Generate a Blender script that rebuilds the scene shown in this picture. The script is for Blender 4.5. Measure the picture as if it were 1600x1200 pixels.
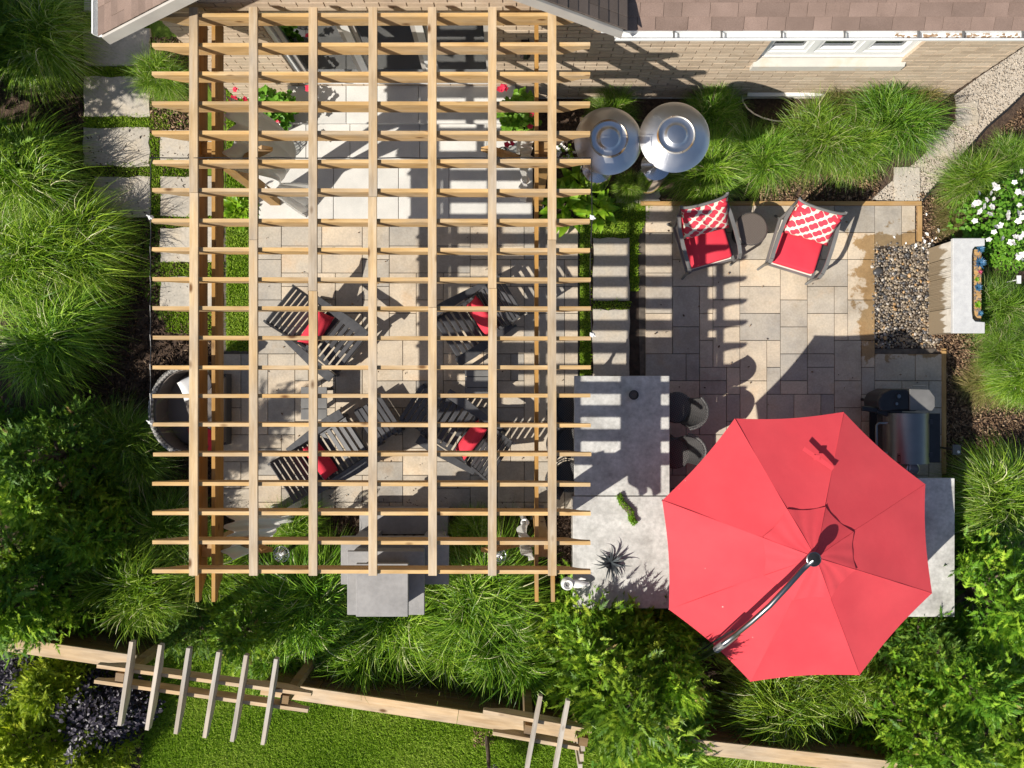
import bpy, bmesh, math, random
import numpy as np
from mathutils import Vector, Matrix, Euler

for _o in list(bpy.data.objects):
    bpy.data.objects.remove(_o, do_unlink=True)
SC = bpy.context.scene
COL = SC.collection
RN = random.Random(11)
rad = math.radians

# ------------------------------------------------------------------ camera, sky, sun, exposure
F, H = 1294.0, 12.0                       # focal length in photo pixels, flying height in metres
cam = bpy.data.cameras.new('camera'); cam.sensor_width = 36.0; cam.lens = 36.0 * F / 1600.0
cam.clip_start = 0.1; cam.clip_end = 2000.0
camo = bpy.data.objects.new('camera', cam); COL.objects.link(camo)
camo.location = (0, 0, H); camo.rotation_euler = (0, 0, 0)
SC.camera = camo
SUNV = Vector((-0.835, -0.545, 1.0)).normalized()      # towards the sun
world = bpy.data.worlds.new('World'); SC.world = world; world.use_nodes = True
_nt = world.node_tree; _nt.nodes.clear()
_sky = _nt.nodes.new('ShaderNodeTexSky'); _sky.sky_type = 'NISHITA'; _sky.sun_disc = False
_sky.sun_elevation = math.asin(SUNV.z); _sky.sun_rotation = math.atan2(SUNV.x, SUNV.y) % (2 * math.pi)
_bg = _nt.nodes.new('ShaderNodeBackground'); _bg.inputs['Strength'].default_value = 0.080
_wo = _nt.nodes.new('ShaderNodeOutputWorld')
_nt.links.new(_sky.outputs[0], _bg.inputs[0]); _nt.links.new(_bg.outputs[0], _wo.inputs[0])
_sl = bpy.data.lights.new('sun', 'SUN'); _sl.energy = 5.0; _sl.angle = rad(0.53); _sl.color = (1.0, 0.945, 0.85)
_so = bpy.data.objects.new('sun', _sl); COL.objects.link(_so); _so.location = (-8, -6, 14)
_so.rotation_euler = (-SUNV).to_track_quat('-Z', 'Y').to_euler()
SC.view_settings.view_transform = 'Standard'; SC.view_settings.look = 'None'
SC.view_settings.gamma = 1.0; SC.view_settings.exposure = 0.40
SC.view_settings.use_curve_mapping = False

def W(px, py, z=0.0):
    """a photo pixel at height z as a point of the garden (camera straight above the origin)"""
    d = (H - z) / F
    return Vector(((px - 800.0) * d, (600.0 - py) * d, z))

# ------------------------------------------------------------------ mesh helpers
class MB:
    def __init__(s): s.v = []; s.f = []
    def add(s, vs, fs):
        k = len(s.v); s.v += [tuple(p) for p in vs]; s.f += [tuple(i + k for i in q) for q in fs]; return s
    def box(s, c, d, M=None, ch=0.0):
        x, y, z = d[0] / 2, d[1] / 2, d[2] / 2
        if ch:
            vs = [(-x, -y, -z), (x, -y, -z), (x, y, -z), (-x, y, -z), (-x, -y, z - ch), (x, -y, z - ch), (x, y, z - ch), (-x, y, z - ch),
                  (-x + ch, -y + ch, z), (x - ch, -y + ch, z), (x - ch, y - ch, z), (-x + ch, y - ch, z)]
            fs = [(0, 3, 2, 1), (0, 1, 5, 4), (1, 2, 6, 5), (2, 3, 7, 6), (3, 0, 4, 7), (4, 5, 9, 8), (5, 6, 10, 9), (6, 7, 11, 10), (7, 4, 8, 11), (8, 9, 10, 11)]
        else:
            vs = [(-x, -y, -z), (x, -y, -z), (x, y, -z), (-x, y, -z), (-x, -y, z), (x, -y, z), (x, y, z), (-x, y, z)]
            fs = [(0, 3, 2, 1), (4, 5, 6, 7), (0, 1, 5, 4), (1, 2, 6, 5), (2, 3, 7, 6), (3, 0, 4, 7)]
        c = Vector(c)
        return s.add([(M @ Vector(p) if M else Vector(p)) + c for p in vs], fs)
    def bar(s, a, b, w, h, up=(0, 0, 1)):
        """a board from a to b, w wide across, h thick along up"""
        a, b = Vector(a), Vector(b); t = (b - a); L = t.length; t.normalize()
        u = Vector(up); sd = t.cross(u)
        if sd.length < 1e-4: sd = t.cross(Vector((1, 0, 0)))
        sd.normalize(); u = sd.cross(t)
        M = Matrix((t, sd, u)).transposed()
        return s.box((a + b) / 2, (L, w, h), M)
    def tube(s, pts, r, seg=8, caps=True):
        pts = [Vector(p) for p in pts]; n = len(pts)
        rs = r if isinstance(r, (list, tuple)) else [r] * n
        t0 = (pts[1] - pts[0]).normalized()
        ref = Vector((0, 0, 1)) if abs(t0.z) < 0.9 else Vector((1, 0, 0))
        vs = []
        for i in range(n):
            t = (pts[min(i + 1, n - 1)] - pts[max(i - 1, 0)]).normalized()
            a = t.cross(ref)
            if a.length < 1e-4: a = t.cross(Vector((0, 1, 0)))
            a.normalize(); b = a.cross(t).normalized(); ref = b
            for k in range(seg):
                q = 2 * math.pi * k / seg
                vs.append(pts[i] + a * (math.cos(q) * rs[i]) + b * (math.sin(q) * rs[i]))
        fs = []
        for i in range(n - 1):
            for k in range(seg):
                k2 = (k + 1) % seg
                fs.append((i * seg + k, i * seg + k2, (i + 1) * seg + k2, (i + 1) * seg + k))
        if caps:
            fs.append(tuple(range(seg))); fs.append(tuple(reversed(range((n - 1) * seg, n * seg))))
        return s.add(vs, fs)
    def lathe(s, prof, seg=24, c=(0, 0, 0)):
        vs = []; fs = []
        for r, z in prof:
            for k in range(seg):
                q = 2 * math.pi * k / seg
                vs.append((c[0] + r * math.cos(q), c[1] + r * math.sin(q), c[2] + z))
        for i in range(len(prof) - 1):
            for k in range(seg):
                k2 = (k + 1) % seg
                fs.append((i * seg + k, i * seg + k2, (i + 1) * seg + k2, (i + 1) * seg + k))
        return s.add(vs, fs)
    def prism(s, poly, z0, z1):
        n = len(poly)
        a = sum(poly[i][0] * poly[(i + 1) % n][1] - poly[(i + 1) % n][0] * poly[i][1] for i in range(n))
        if a < 0: poly = poly[::-1]
        vs = [(x, y, z0) for x, y in poly] + [(x, y, z1) for x, y in poly]
        fs = [tuple(reversed(range(n))), tuple(range(n, 2 * n))] + [(i, (i + 1) % n, n + (i + 1) % n, n + i) for i in range(n)]
        return s.add(vs, fs)
    def grid(s, fn, nu, nv, closed=False):
        vs = [fn(i / nu, j / nv) for j in range(nv + 1) for i in range(nu + 1)]
        fs = [(j * (nu + 1) + i, j * (nu + 1) + i + 1, (j + 1) * (nu + 1) + i + 1, (j + 1) * (nu + 1) + i) for j in range(nv) for i in range(nu)]
        return s.add(vs, fs)
    def mesh(s, name, mat, smooth=False):
        me = bpy.data.meshes.new(name); me.from_pydata(s.v, [], s.f)
        if mat: me.materials.append(mat)
        if smooth:
            me.polygons.foreach_set('use_smooth', [True] * len(me.polygons))
        me.update(); return me
    def build(s, name, mat, parent=None, loc=(0, 0, 0), rz=0.0, smooth=False):
        return put(s.mesh(name, mat, smooth), name, parent, loc, (0, 0, rz))

def put(me, name, parent=None, loc=(0, 0, 0), rot=(0, 0, 0), scale=None):
    o = bpy.data.objects.new(name, me); COL.objects.link(o)
    o.location = loc; o.rotation_euler = rot
    if scale is not None: o.scale = (scale,) * 3 if not hasattr(scale, '__len__') else scale
    if parent: o.parent = parent
    return o
def smooth_edges(o, ang=40):
    me = o.data
    me.polygons.foreach_set('use_smooth', [True] * len(me.polygons))
    bm = bmesh.new(); bm.from_mesh(me)
    bmesh.ops.recalc_face_normals(bm, faces=bm.faces)
    for e in bm.edges:
        if len(e.link_faces) == 2 and e.calc_face_angle(0) > rad(ang): e.smooth = False
    bm.to_mesh(me); bm.free(); return o
def bevel(o, w=0.004, n=1, ang=35):
    m = o.modifiers.new('bevel', 'BEVEL'); m.width = w; m.segments = n; m.limit_method = 'ANGLE'; m.angle_limit = rad(ang); return o
def tag(o, label, cat, group=None, kind=None):
    o['label'] = label; o['category'] = cat
    if group: o['group'] = group
    if kind: o['kind'] = kind
    return o
def struct(o, label=None): o['kind'] = 'structure'; return o
def thing(name, label, cat, loc=(0, 0, 0), rz=0.0, group=None):
    e = bpy.data.objects.new(name, None); COL.objects.link(e); e.empty_display_size = 0.1
    e.location = loc; e.rotation_euler = (0, 0, rz); tag(e, label, cat, group); return e
def copy_thing(root, label, loc, rz=0.0, group=None):  # keeps the scale of its source
    r = root.copy(); COL.objects.link(r); r.location = loc; r.rotation_euler = (0, 0, rz); r['label'] = label
    if group: r['group'] = group
    for ch in list(root.children):
        c = ch.copy(); COL.objects.link(c); c.parent = r
        for g in list(ch.children):
            d = g.copy(); COL.objects.link(d); d.parent = c
    return r
def npmesh(name, V, Q, mat, tint=None, smooth=False):
    """mesh from numpy arrays; Q is (m,3) or (m,4); tint is a value per vertex"""
    V = np.asarray(V, np.float32); Q = np.asarray(Q, np.int32); k = Q.shape[1]
    me = bpy.data.meshes.new(name)
    me.vertices.add(len(V)); me.vertices.foreach_set('co', V.ravel())
    me.loops.add(Q.size); me.loops.foreach_set('vertex_index', Q.ravel())
    me.polygons.add(len(Q)); me.polygons.foreach_set('loop_start', np.arange(0, Q.size, k, dtype=np.int32))
    if smooth: me.polygons.foreach_set('use_smooth', np.ones(len(Q), bool))
    if tint is not None:
        a = me.attributes.new('tint', 'FLOAT', 'POINT'); a.data.foreach_set('value', np.asarray(tint, np.float32))
    me.update(calc_edges=True)
    if mat: me.materials.append(mat)
    return me

# ------------------------------------------------------------------ materials
def nodes(name):
    m = bpy.data.materials.new(name); m.use_nodes = True
    nt = m.node_tree; b = nt.nodes['Principled BSDF']
    return m, nt, b
def N(nt, typ, **kw):
    n = nt.nodes.new(typ)
    for k, v in kw.items(): setattr(n, k, v)
    return n
def ramp(nt, fac, stops):
    r = N(nt, 'ShaderNodeValToRGB'); e = r.color_ramp.elements
    while len(e) < len(stops): e.new(0.5)
    for i, (p, c) in enumerate(stops):
        e[i].position = p; e[i].color = (c[0], c[1], c[2], 1)
    nt.links.new(fac, r.inputs[0]); return r.outputs[0]
def mapped(nt, stretch=(1, 1, 1), coord='Object', shift=True):
    tc = N(nt, 'ShaderNodeTexCoord'); mp = N(nt, 'ShaderNodeMapping'); mp.inputs['Scale'].default_value = stretch
    nt.links.new(tc.outputs[coord], mp.inputs[0])
    if not shift: return mp.outputs[0]
    oi = N(nt, 'ShaderNodeObjectInfo'); ml = N(nt, 'ShaderNodeMath', operation='MULTIPLY'); ml.inputs[1].default_value = 37.0
    nt.links.new(oi.outputs['Random'], ml.inputs[0])
    ad = N(nt, 'ShaderNodeVectorMath', operation='ADD'); nt.links.new(mp.outputs[0], ad.inputs[0]); nt.links.new(ml.outputs[0], ad.inputs[1])
    return ad.outputs[0]
def noise(nt, vec, scale, detail=4, rough=0.55):
    n = N(nt, 'ShaderNodeTexNoise'); n.inputs['Scale'].default_value = scale; n.inputs['Detail'].default_value = detail; n.inputs['Roughness'].default_value = rough
    nt.links.new(vec, n.inputs['Vector']); return n.outputs['Fac']
def mixc(nt, fac, a, b, typ='MIX'):
    m = N(nt, 'ShaderNodeMix', data_type='RGBA', blend_type=typ)
    for sock, val in ((m.inputs[0], fac), (m.inputs[6], a), (m.inputs[7], b)):
        if hasattr(val, 'is_linked') or hasattr(val, 'links'): nt.links.new(val, sock)
        elif hasattr(val, '__len__'): sock.default_value = (val[0], val[1], val[2], 1)
        else: sock.default_value = val
    return m.outputs[2]
def bump(nt, b, h, strength=0.3, dist=0.01):
    n = N(nt, 'ShaderNodeBump'); n.inputs['Strength'].default_value = strength; n.inputs['Distance'].default_value = dist
    nt.links.new(h, n.inputs['Height']); nt.links.new(n.outputs[0], b.inputs['Normal'])
def randval(nt, col, lo, hi):
    """brightness differs from piece to piece"""
    oi = N(nt, 'ShaderNodeObjectInfo'); mr = N(nt, 'ShaderNodeMapRange'); mr.inputs[3].default_value = lo; mr.inputs[4].default_value = hi
    nt.links.new(oi.outputs['Random'], mr.inputs[0])
    h = N(nt, 'ShaderNodeHueSaturation'); nt.links.new(mr.outputs[0], h.inputs['Value']); nt.links.new(col, h.inputs['Color'])
    return h.outputs[0]
def pm(name, stops, scale=4, rough=0.8, detail=5, stretch=(1, 1, 1), bmp=0.25, bscale=60, bdist=0.004, rnd=None, metal=0.0, coord='Object', spec=0.4, fine=None):
    m, nt, b = nodes(name)
    v = mapped(nt, stretch, coord)
    c = ramp(nt, noise(nt, v, scale, detail), stops)
    if fine:
        c = mixc(nt, fine[1], c, ramp(nt, noise(nt, v, fine[0], 3), [(0.3, (0.3,) * 3), (0.7, (1.0,) * 3)]), 'MULTIPLY')
    if rnd: c = randval(nt, c, *rnd)
    nt.links.new(c, b.inputs['Base Color'])
    b.inputs['Roughness'].default_value = rough; b.inputs['Metallic'].default_value = metal; b.inputs['Specular IOR Level'].default_value = spec
    if bmp: bump(nt, b, noise(nt, v, bscale, 4), bmp, bdist)
    return m
def wood(name, axis, pale, tan, grey, greyness=0.4, rough=0.75):
    m, nt, b = nodes(name)
    st = [16.0, 16.0, 16.0]; st[axis] = 0.9
    v = mapped(nt, st); st2 = [3.0, 3.0, 3.0]; st2[axis] = 0.7; v2 = mapped(nt, st2)
    g = noise(nt, v, 2.2, 6, 0.65)
    c = ramp(nt, g, [(0.30, tan), (0.55, [(a + d) / 2 for a, d in zip(tan, pale)]), (0.75, pale)])
    w = ramp(nt, noise(nt, v2, 1.3, 4), [(0.58 - greyness * 0.5, (0, 0, 0)), (1.0 - greyness * 0.45, (0.9, 0.9, 0.9))])
    gc = ramp(nt, g, [(0.3, [x * 0.72 for x in grey]), (0.7, grey)])
    c = mixc(nt, w, c, gc)
    vo = N(nt, 'ShaderNodeTexVoronoi', feature='F1'); st3 = [5.0, 5.0, 5.0]; st3[axis] = 2.2
    v3 = mapped(nt, st3); nt.links.new(v3, vo.inputs['Vector']); vo.inputs['Scale'].default_value = 1.0
    k = ramp(nt, vo.outputs['Distance'], [(0.06, (0.28, 0.19, 0.12)), (0.15, (1, 1, 1))])
    c = mixc(nt, 1.0, c, k, 'MULTIPLY')
    c = mixc(nt, 1.0, c, ramp(nt, noise(nt, v2, 3.1, 5, 0.6), [(0.30, (0.74, 0.72, 0.70)), (0.55, (1.0, 1.0, 1.0)), (0.75, (1.08, 1.05, 1.02))]), 'MULTIPLY')
    c = randval(nt, c, 0.90, 1.12)
    nt.links.new(c, b.inputs['Base Color']); b.inputs['Roughness'].default_value = rough; b.inputs['Specular IOR Level'].default_value = 0.25
    bump(nt, b, g, 0.35, 0.004)
    return m
def leafm(name, stops, trans=0.35, rough=0.55, rnd=(0.85, 1.15)):
    m, nt, b = nodes(name)
    at = N(nt, 'ShaderNodeAttribute', attribute_name='tint')
    c = ramp(nt, at.outputs['Fac'], stops)
    if rnd:
        c = randval(nt, c, *rnd); hv = c.node; oi = N(nt, 'ShaderNodeObjectInfo'); mr = N(nt, 'ShaderNodeMapRange'); mr.inputs[3].default_value = 0.488; mr.inputs[4].default_value = 0.510
        fr = N(nt, 'ShaderNodeMath', operation='FRACT'); ml = N(nt, 'ShaderNodeMath', operation='MULTIPLY'); ml.inputs[1].default_value = 7.3
        nt.links.new(oi.outputs['Random'], ml.inputs[0]); nt.links.new(ml.outputs[0], fr.inputs[0]); nt.links.new(fr.outputs[0], mr.inputs[0]); nt.links.new(mr.outputs[0], hv.inputs['Hue'])
    nt.links.new(c, b.inputs['Base Color']); b.inputs['Roughness'].default_value = rough; b.inputs['Specular IOR Level'].default_value = 0.35
    tr = N(nt, 'ShaderNodeBsdfTranslucent')
    tc = mixc(nt, 1.0, c, (1.0, 1.1, 0.55), 'MULTIPLY'); nt.links.new(tc, tr.inputs[0])
    mx = N(nt, 'ShaderNodeMixShader'); mx.inputs[0].default_value = trans
    nt.links.new(b.outputs[0], mx.inputs[1]); nt.links.new(tr.outputs[0], mx.inputs[2])
    nt.links.new(mx.outputs[0], nt.nodes['Material Output'].inputs[0])
    return m

PALE, TAN, GREY = (0.62, 0.435, 0.22), (0.48, 0.285, 0.10), (0.46, 0.40, 0.32)
M = {}
M['slat'] = wood('slat_wood', 1, (0.60, 0.46, 0.285), (0.49, 0.32, 0.15), (0.44, 0.39, 0.33), 0.5)
M['rafter'] = wood('rafter_wood', 0, PALE, TAN, GREY, 0.30)
M['beam'] = wood('beam_wood', 1, (0.42, 0.245, 0.075), (0.33, 0.175, 0.045), GREY, 0.1)
M['post'] = wood('post_wood', 2, (0.44, 0.28, 0.11), (0.34, 0.19, 0.065), GREY, 0.2)
M['fence'] = wood('fence_wood', 0, (0.26, 0.17, 0.085), (0.19, 0.115, 0.05), (0.24, 0.21, 0.18), 0.2)
M['fence_top'] = wood('fence_top_wood', 0, (0.60, 0.45, 0.28), (0.48, 0.32, 0.17), GREY, 0.4)
M['arbor'] = wood('arbor_wood', 0, (0.60, 0.50, 0.38), (0.46, 0.34, 0.21), (0.46, 0.43, 0.39), 0.8)
M['edging'] = wood('edging_wood', 0, (0.50, 0.32, 0.14), (0.38, 0.22, 0.08), GREY, 0.1)
M['edging_y'] = wood('edging_wood_y', 1, (0.50, 0.32, 0.14), (0.38, 0.22, 0.08), GREY, 0.1)

def paver_mat():
    m, nt, b = nodes('paver_stone')
    v = mapped(nt, (1, 1, 1))
    n1 = noise(nt, v, 2.0, 5, 0.6)
    c = ramp(nt, n1, [(0.28, (0.40, 0.37, 0.33)), (0.45, (0.49, 0.44, 0.37)), (0.58, (0.54, 0.48, 0.395)), (0.75, (0.56, 0.445, 0.325))])
    oi = N(nt, 'ShaderNodeObjectInfo')
    tone = ramp(nt, oi.outputs['Random'], [(0.0, (0.80, 0.82, 0.86)), (0.35, (1.0, 0.97, 0.93)), (0.65, (0.94, 0.89, 0.83)), (1.0, (1.07, 0.99, 0.89))])
    c = mixc(nt, 1.0, c, tone, 'MULTIPLY')
    c = mixc(nt, 0.35, c, ramp(nt, noise(nt, v, 38, 4), [(0.35, (0.62,) * 3), (0.65, (1.05,) * 3)]), 'MULTIPLY')
    c = randval(nt, c, 0.88, 1.10)
    gd = N(nt, 'ShaderNodeNewGeometry'); dn = N(nt, 'ShaderNodeTexNoise'); dn.inputs['Scale'].default_value = 0.9; dn.inputs['Detail'].default_value = 9; dn.inputs['Roughness'].default_value = 0.68; nt.links.new(gd.outputs['Position'], dn.inputs['Vector'])
    c = mixc(nt, 0.8, c, ramp(nt, dn.outputs['Fac'], [(0.33, (0.66, 0.62, 0.57)), (0.52, (1.0, 1.0, 1.0))]), 'MULTIPLY')   # trodden-in grime
    # splash of water round the pebble basin: a stain with its own ragged outline
    ge = N(nt, 'ShaderNodeNewGeometry'); sp = N(nt, 'ShaderNodeSeparateXYZ'); nt.links.new(ge.outputs['Position'], sp.inputs[0])
    def mth(op, a, bb):
        k = N(nt, 'ShaderNodeMath', operation=op)
        for s_, val in zip(k.inputs, (a, bb)):
            if hasattr(val, 'links'): nt.links.new(val, s_)
            else: s_.default_value = val
        return k.outputs[0]
    dx = mth('MAXIMUM', mth('SUBTRACT', 5.04, sp.outputs['X']), mth('SUBTRACT', sp.outputs['X'], 6.1))
    dy = mth('MAXIMUM', mth('SUBTRACT', 0.42, sp.outputs['Y']), mth('SUBTRACT', sp.outputs['Y'], 2.22))
    d = mth('MAXIMUM', dx, dy)
    nn = N(nt, 'ShaderNodeTexNoise'); nn.inputs['Scale'].default_value = 2.6; nn.inputs['Detail'].default_value = 7; nn.inputs['Roughness'].default_value = 0.62
    nt.links.new(ge.outputs['Position'], nn.inputs['Vector'])
    d = mth('ADD', d, mth('MULTIPLY', mth('SUBTRACT', nn.outputs['Fac'], 0.5), 1.1))
    w = ramp(nt, d, [(0.0, (1, 1, 1)), (0.045, (0, 0, 0))])
    c = mixc(nt, w, c, mixc(nt, 1.0, c, (0.60, 0.47, 0.30), 'MULTIPLY'))
    nt.links.new(c, b.inputs['Base Color'])
    rr = N(nt, 'ShaderNodeMapRange'); nt.links.new(w, rr.inputs[0]); rr.inputs[3].default_value = 0.85; rr.inputs[4].default_value = 0.42
    nt.links.new(rr.outputs[0], b.inputs['Roughness']); b.inputs['Specular IOR Level'].default_value = 0.3
    bump(nt, b, noise(nt, v, 45, 5), 0.35, 0.004)
    return m
M['paver'] = paver_mat()
M['joint'] = pm('joint_sand', [(0.3, (0.06, 0.05, 0.04)), (0.7, (0.14, 0.115, 0.09))], 12)
M['flag'] = pm('flagstone', [(0.3, (0.38, 0.35, 0.30)), (0.5, (0.49, 0.44, 0.37)), (0.7, (0.53, 0.45, 0.34))], 3, 0.85, rnd=(0.9, 1.08), bmp=0.4, bscale=25, fine=(30, 0.3))
M['step'] = pm('step_concrete', [(0.3, (0.54, 0.53, 0.50)), (0.7, (0.66, 0.64, 0.60))], 3, 0.85, rnd=(0.93, 1.04), bmp=0.15, fine=(80, 0.15))
M['riser'] = pm('riser_stone', [(0.3, (0.42, 0.40, 0.37)), (0.7, (0.55, 0.52, 0.47))], 3, 0.9, rnd=(0.85, 1.1))
M['counter'] = pm('counter_concrete', [(0.30, (0.38, 0.37, 0.345)), (0.45, (0.50, 0.49, 0.46)), (0.58, (0.56, 0.55, 0.52)), (0.72, (0.66, 0.645, 0.61))], 4, 0.62, detail=10, bmp=0.15, fine=(22, 0.4))
M['stone_wall'] = pm('stone_veneer', [(0.3, (0.25, 0.23, 0.21)), (0.7, (0.42, 0.38, 0.34))], 4, 0.9, rnd=(0.75, 1.15), bmp=0.5, bscale=30)
M['chimney'] = pm('grey_cast_stone', [(0.3, (0.25, 0.243, 0.24)), (0.7, (0.34, 0.33, 0.325))], 2.5, 0.85, rnd=(0.95, 1.05), fine=(20, 0.15))
M['brick'] = pm('tan_brick', [(0.25, (0.46, 0.35, 0.25)), (0.5, (0.56, 0.44, 0.32)), (0.75, (0.62, 0.51, 0.39))], 2.2, 0.9, rnd=(0.86, 1.10), bmp=0.4, bscale=70, fine=(40, 0.2))
M['mortar'] = pm('mortar', [(0.3, (0.58, 0.54, 0.48)), (0.7, (0.68, 0.64, 0.58))], 20, 0.95)
M['sill'] = pm('stone_sill', [(0.3, (0.50, 0.47, 0.42)), (0.55, (0.57, 0.54, 0.48)), (0.75, (0.55, 0.43, 0.29))], 3, 0.85)
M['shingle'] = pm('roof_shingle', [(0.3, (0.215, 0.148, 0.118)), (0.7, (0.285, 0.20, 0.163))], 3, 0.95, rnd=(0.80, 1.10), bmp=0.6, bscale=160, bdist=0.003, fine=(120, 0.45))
M['shingle_shaded'] = pm('roof_shingle_shaded', [(0.3, (0.17, 0.13, 0.105)), (0.7, (0.25, 0.19, 0.155))], 3, 0.95, rnd=(0.72, 1.15), bmp=0.6, bscale=160, bdist=0.003, fine=(120, 0.45))  # same shingle with the sunless east slope's shade put into its colour
M['underlay'] = pm('roof_underlay', [(0.3, (0.05, 0.04, 0.04)), (0.7, (0.09, 0.07, 0.06))], 8)
M['white_metal'] = pm('white_painted_metal', [(0.3, (0.74, 0.74, 0.73)), (0.7, (0.82, 0.82, 0.80))], 3, 0.4, bmp=0.0)
M['gutter_dirt'] = pm('gutter_leaf_litter', [(0.3, (0.20, 0.12, 0.07)), (0.7, (0.42, 0.30, 0.20))], 30, 0.95)
M['trim'] = pm('grey_trim', [(0.3, (0.40, 0.37, 0.34)), (0.7, (0.48, 0.45, 0.41))], 3, 0.6, bmp=0.05)
M['dark_metal'] = pm('charcoal_metal', [(0.3, (0.035, 0.035, 0.04)), (0.7, (0.06, 0.06, 0.065))], 6, 0.4, metal=0.6, bmp=0.05)
M['grey_metal'] = pm('grey_powder_coat', [(0.3, (0.12, 0.117, 0.113)), (0.7, (0.17, 0.166, 0.16))], 5, 0.45, bmp=0.05)
M['black'] = pm('black_enamel', [(0.3, (0.012, 0.012, 0.013)), (0.7, (0.025, 0.025, 0.027))], 6, 0.35, bmp=0.03)
M['chair'] = pm('charcoal_painted_slats', [(0.3, (0.038, 0.038, 0.042)), (0.7, (0.068, 0.068, 0.072))], 5, 0.42, stretch=(3, 1, 3), rnd=(0.8, 1.25), bmp=0.15, bscale=30)
M['red'] = pm('red_cushion_fabric', [(0.3, (0.60, 0.036, 0.06)), (0.7, (0.68, 0.05, 0.075))], 3, 0.9, bmp=0.3, bscale=220, spec=0.2)
M['cream'] = pm('cream_fabric', [(0.3, (0.66, 0.62, 0.53)), (0.7, (0.74, 0.70, 0.61))], 6, 0.9, bmp=0.2, bscale=200)
M['cloth'] = pm('white_curtain_cloth', [(0.3, (0.74, 0.73, 0.71)), (0.7, (0.80, 0.79, 0.77))], 3, 0.9, bmp=0.1)
M['soil'] = pm('dark_soil', [(0.3, (0.022, 0.015, 0.011)), (0.7, (0.06, 0.042, 0.03))], 10, 0.95, bmp=0.6, bscale=30, bdist=0.02)
M['mulch'] = pm('bark_mulch', [(0.25, (0.03, 0.019, 0.014)), (0.5, (0.065, 0.041, 0.028)), (0.75, (0.125, 0.082, 0.053))], 26, 0.95, bmp=0.8, bscale=50, bdist=0.02, coord='Object')  # tone lowered throughout to carry the left bed's tree shade
M['lawn'] = pm('lawn_turf', [(0.3, (0.08, 0.145, 0.012)), (0.7, (0.15, 0.225, 0.025))], 9, 0.95, bmp=0.6, bscale=80, bdist=0.02)
M['gravel_bed'] = pm('gravel_ground', [(0.3, (0.30, 0.25, 0.20)), (0.5, (0.45, 0.39, 0.32)), (0.7, (0.58, 0.52, 0.44))], 55, 0.9, bmp=0.8, bscale=70, bdist=0.01)
M['bark'] = pm('bark', [(0.3, (0.07, 0.05, 0.038)), (0.7, (0.16, 0.12, 0.09))], 6, 0.95, stretch=(4, 4, 1), bmp=0.6, bscale=20)
M['terracotta'] = pm('black_pot', [(0.3, (0.03, 0.03, 0.032)), (0.7, (0.06, 0.058, 0.056))], 5, 0.5)
M['petal_red'] = pm('red_petals', [(0.3, (0.55, 0.015, 0.05)), (0.7, (0.72, 0.04, 0.09))], 20, 0.7, bmp=0.0)
M['petal_white'] = pm('white_petals', [(0.3, (0.76, 0.73, 0.70)), (0.7, (0.84, 0.82, 0.79))], 20, 0.7, bmp=0.0)
M['ceramic'] = pm('white_ceramic', [(0.3, (0.74, 0.73, 0.71)), (0.7, (0.80, 0.79, 0.77))], 6, 0.35, bmp=0.0)
M['room_floor'] = pm('room_floor', [(0.3, (0.34, 0.21, 0.11)), (0.7, (0.46, 0.30, 0.17))], 4, 0.5)
M['room_wall'] = pm('room_wall', [(0.3, (0.55, 0.46, 0.36)), (0.7, (0.62, 0.53, 0.43))], 3, 0.9)

def steel_mat(name, base, rough, lo=0.05):
    m, nt, b = nodes(name); v = mapped(nt, (1, 1, 1))
    c = ramp(nt, noise(nt, v, 4, 5), [(0.3, [x * 0.86 for x in base]), (0.7, base)])
    nt.links.new(c, b.inputs['Base Color']); b.inputs['Metallic'].default_value = 1.0
    mr = N(nt, 'ShaderNodeMapRange'); nt.links.new(noise(nt, v, 9, 6), mr.inputs[0]); mr.inputs[3].default_value = rough - lo; mr.inputs[4].default_value = rough + lo * 2
    nt.links.new(mr.outputs[0], b.inputs['Roughness'])
    bump(nt, b, noise(nt, v, 5, 3), 0.05, 0.01)
    return m
M['steel'] = steel_mat('brushed_steel', (0.72, 0.72, 0.73), 0.30)
M['chrome'] = steel_mat('polished_steel', (0.70, 0.70, 0.71), 0.14, 0.03)
M['rust'] = pm('rusty_rim', [(0.40, (0.52, 0.50, 0.47)), (0.55, (0.40, 0.30, 0.20)), (0.68, (0.34, 0.18, 0.07))], 5, 0.5, metal=0.7, bmp=0.2)
M['lid_steel'] = steel_mat('bronze_tinted_steel', (0.25, 0.245, 0.24), 0.38)
M['alu'] = steel_mat('anodised_aluminium', (0.24, 0.24, 0.24), 0.30)

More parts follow.
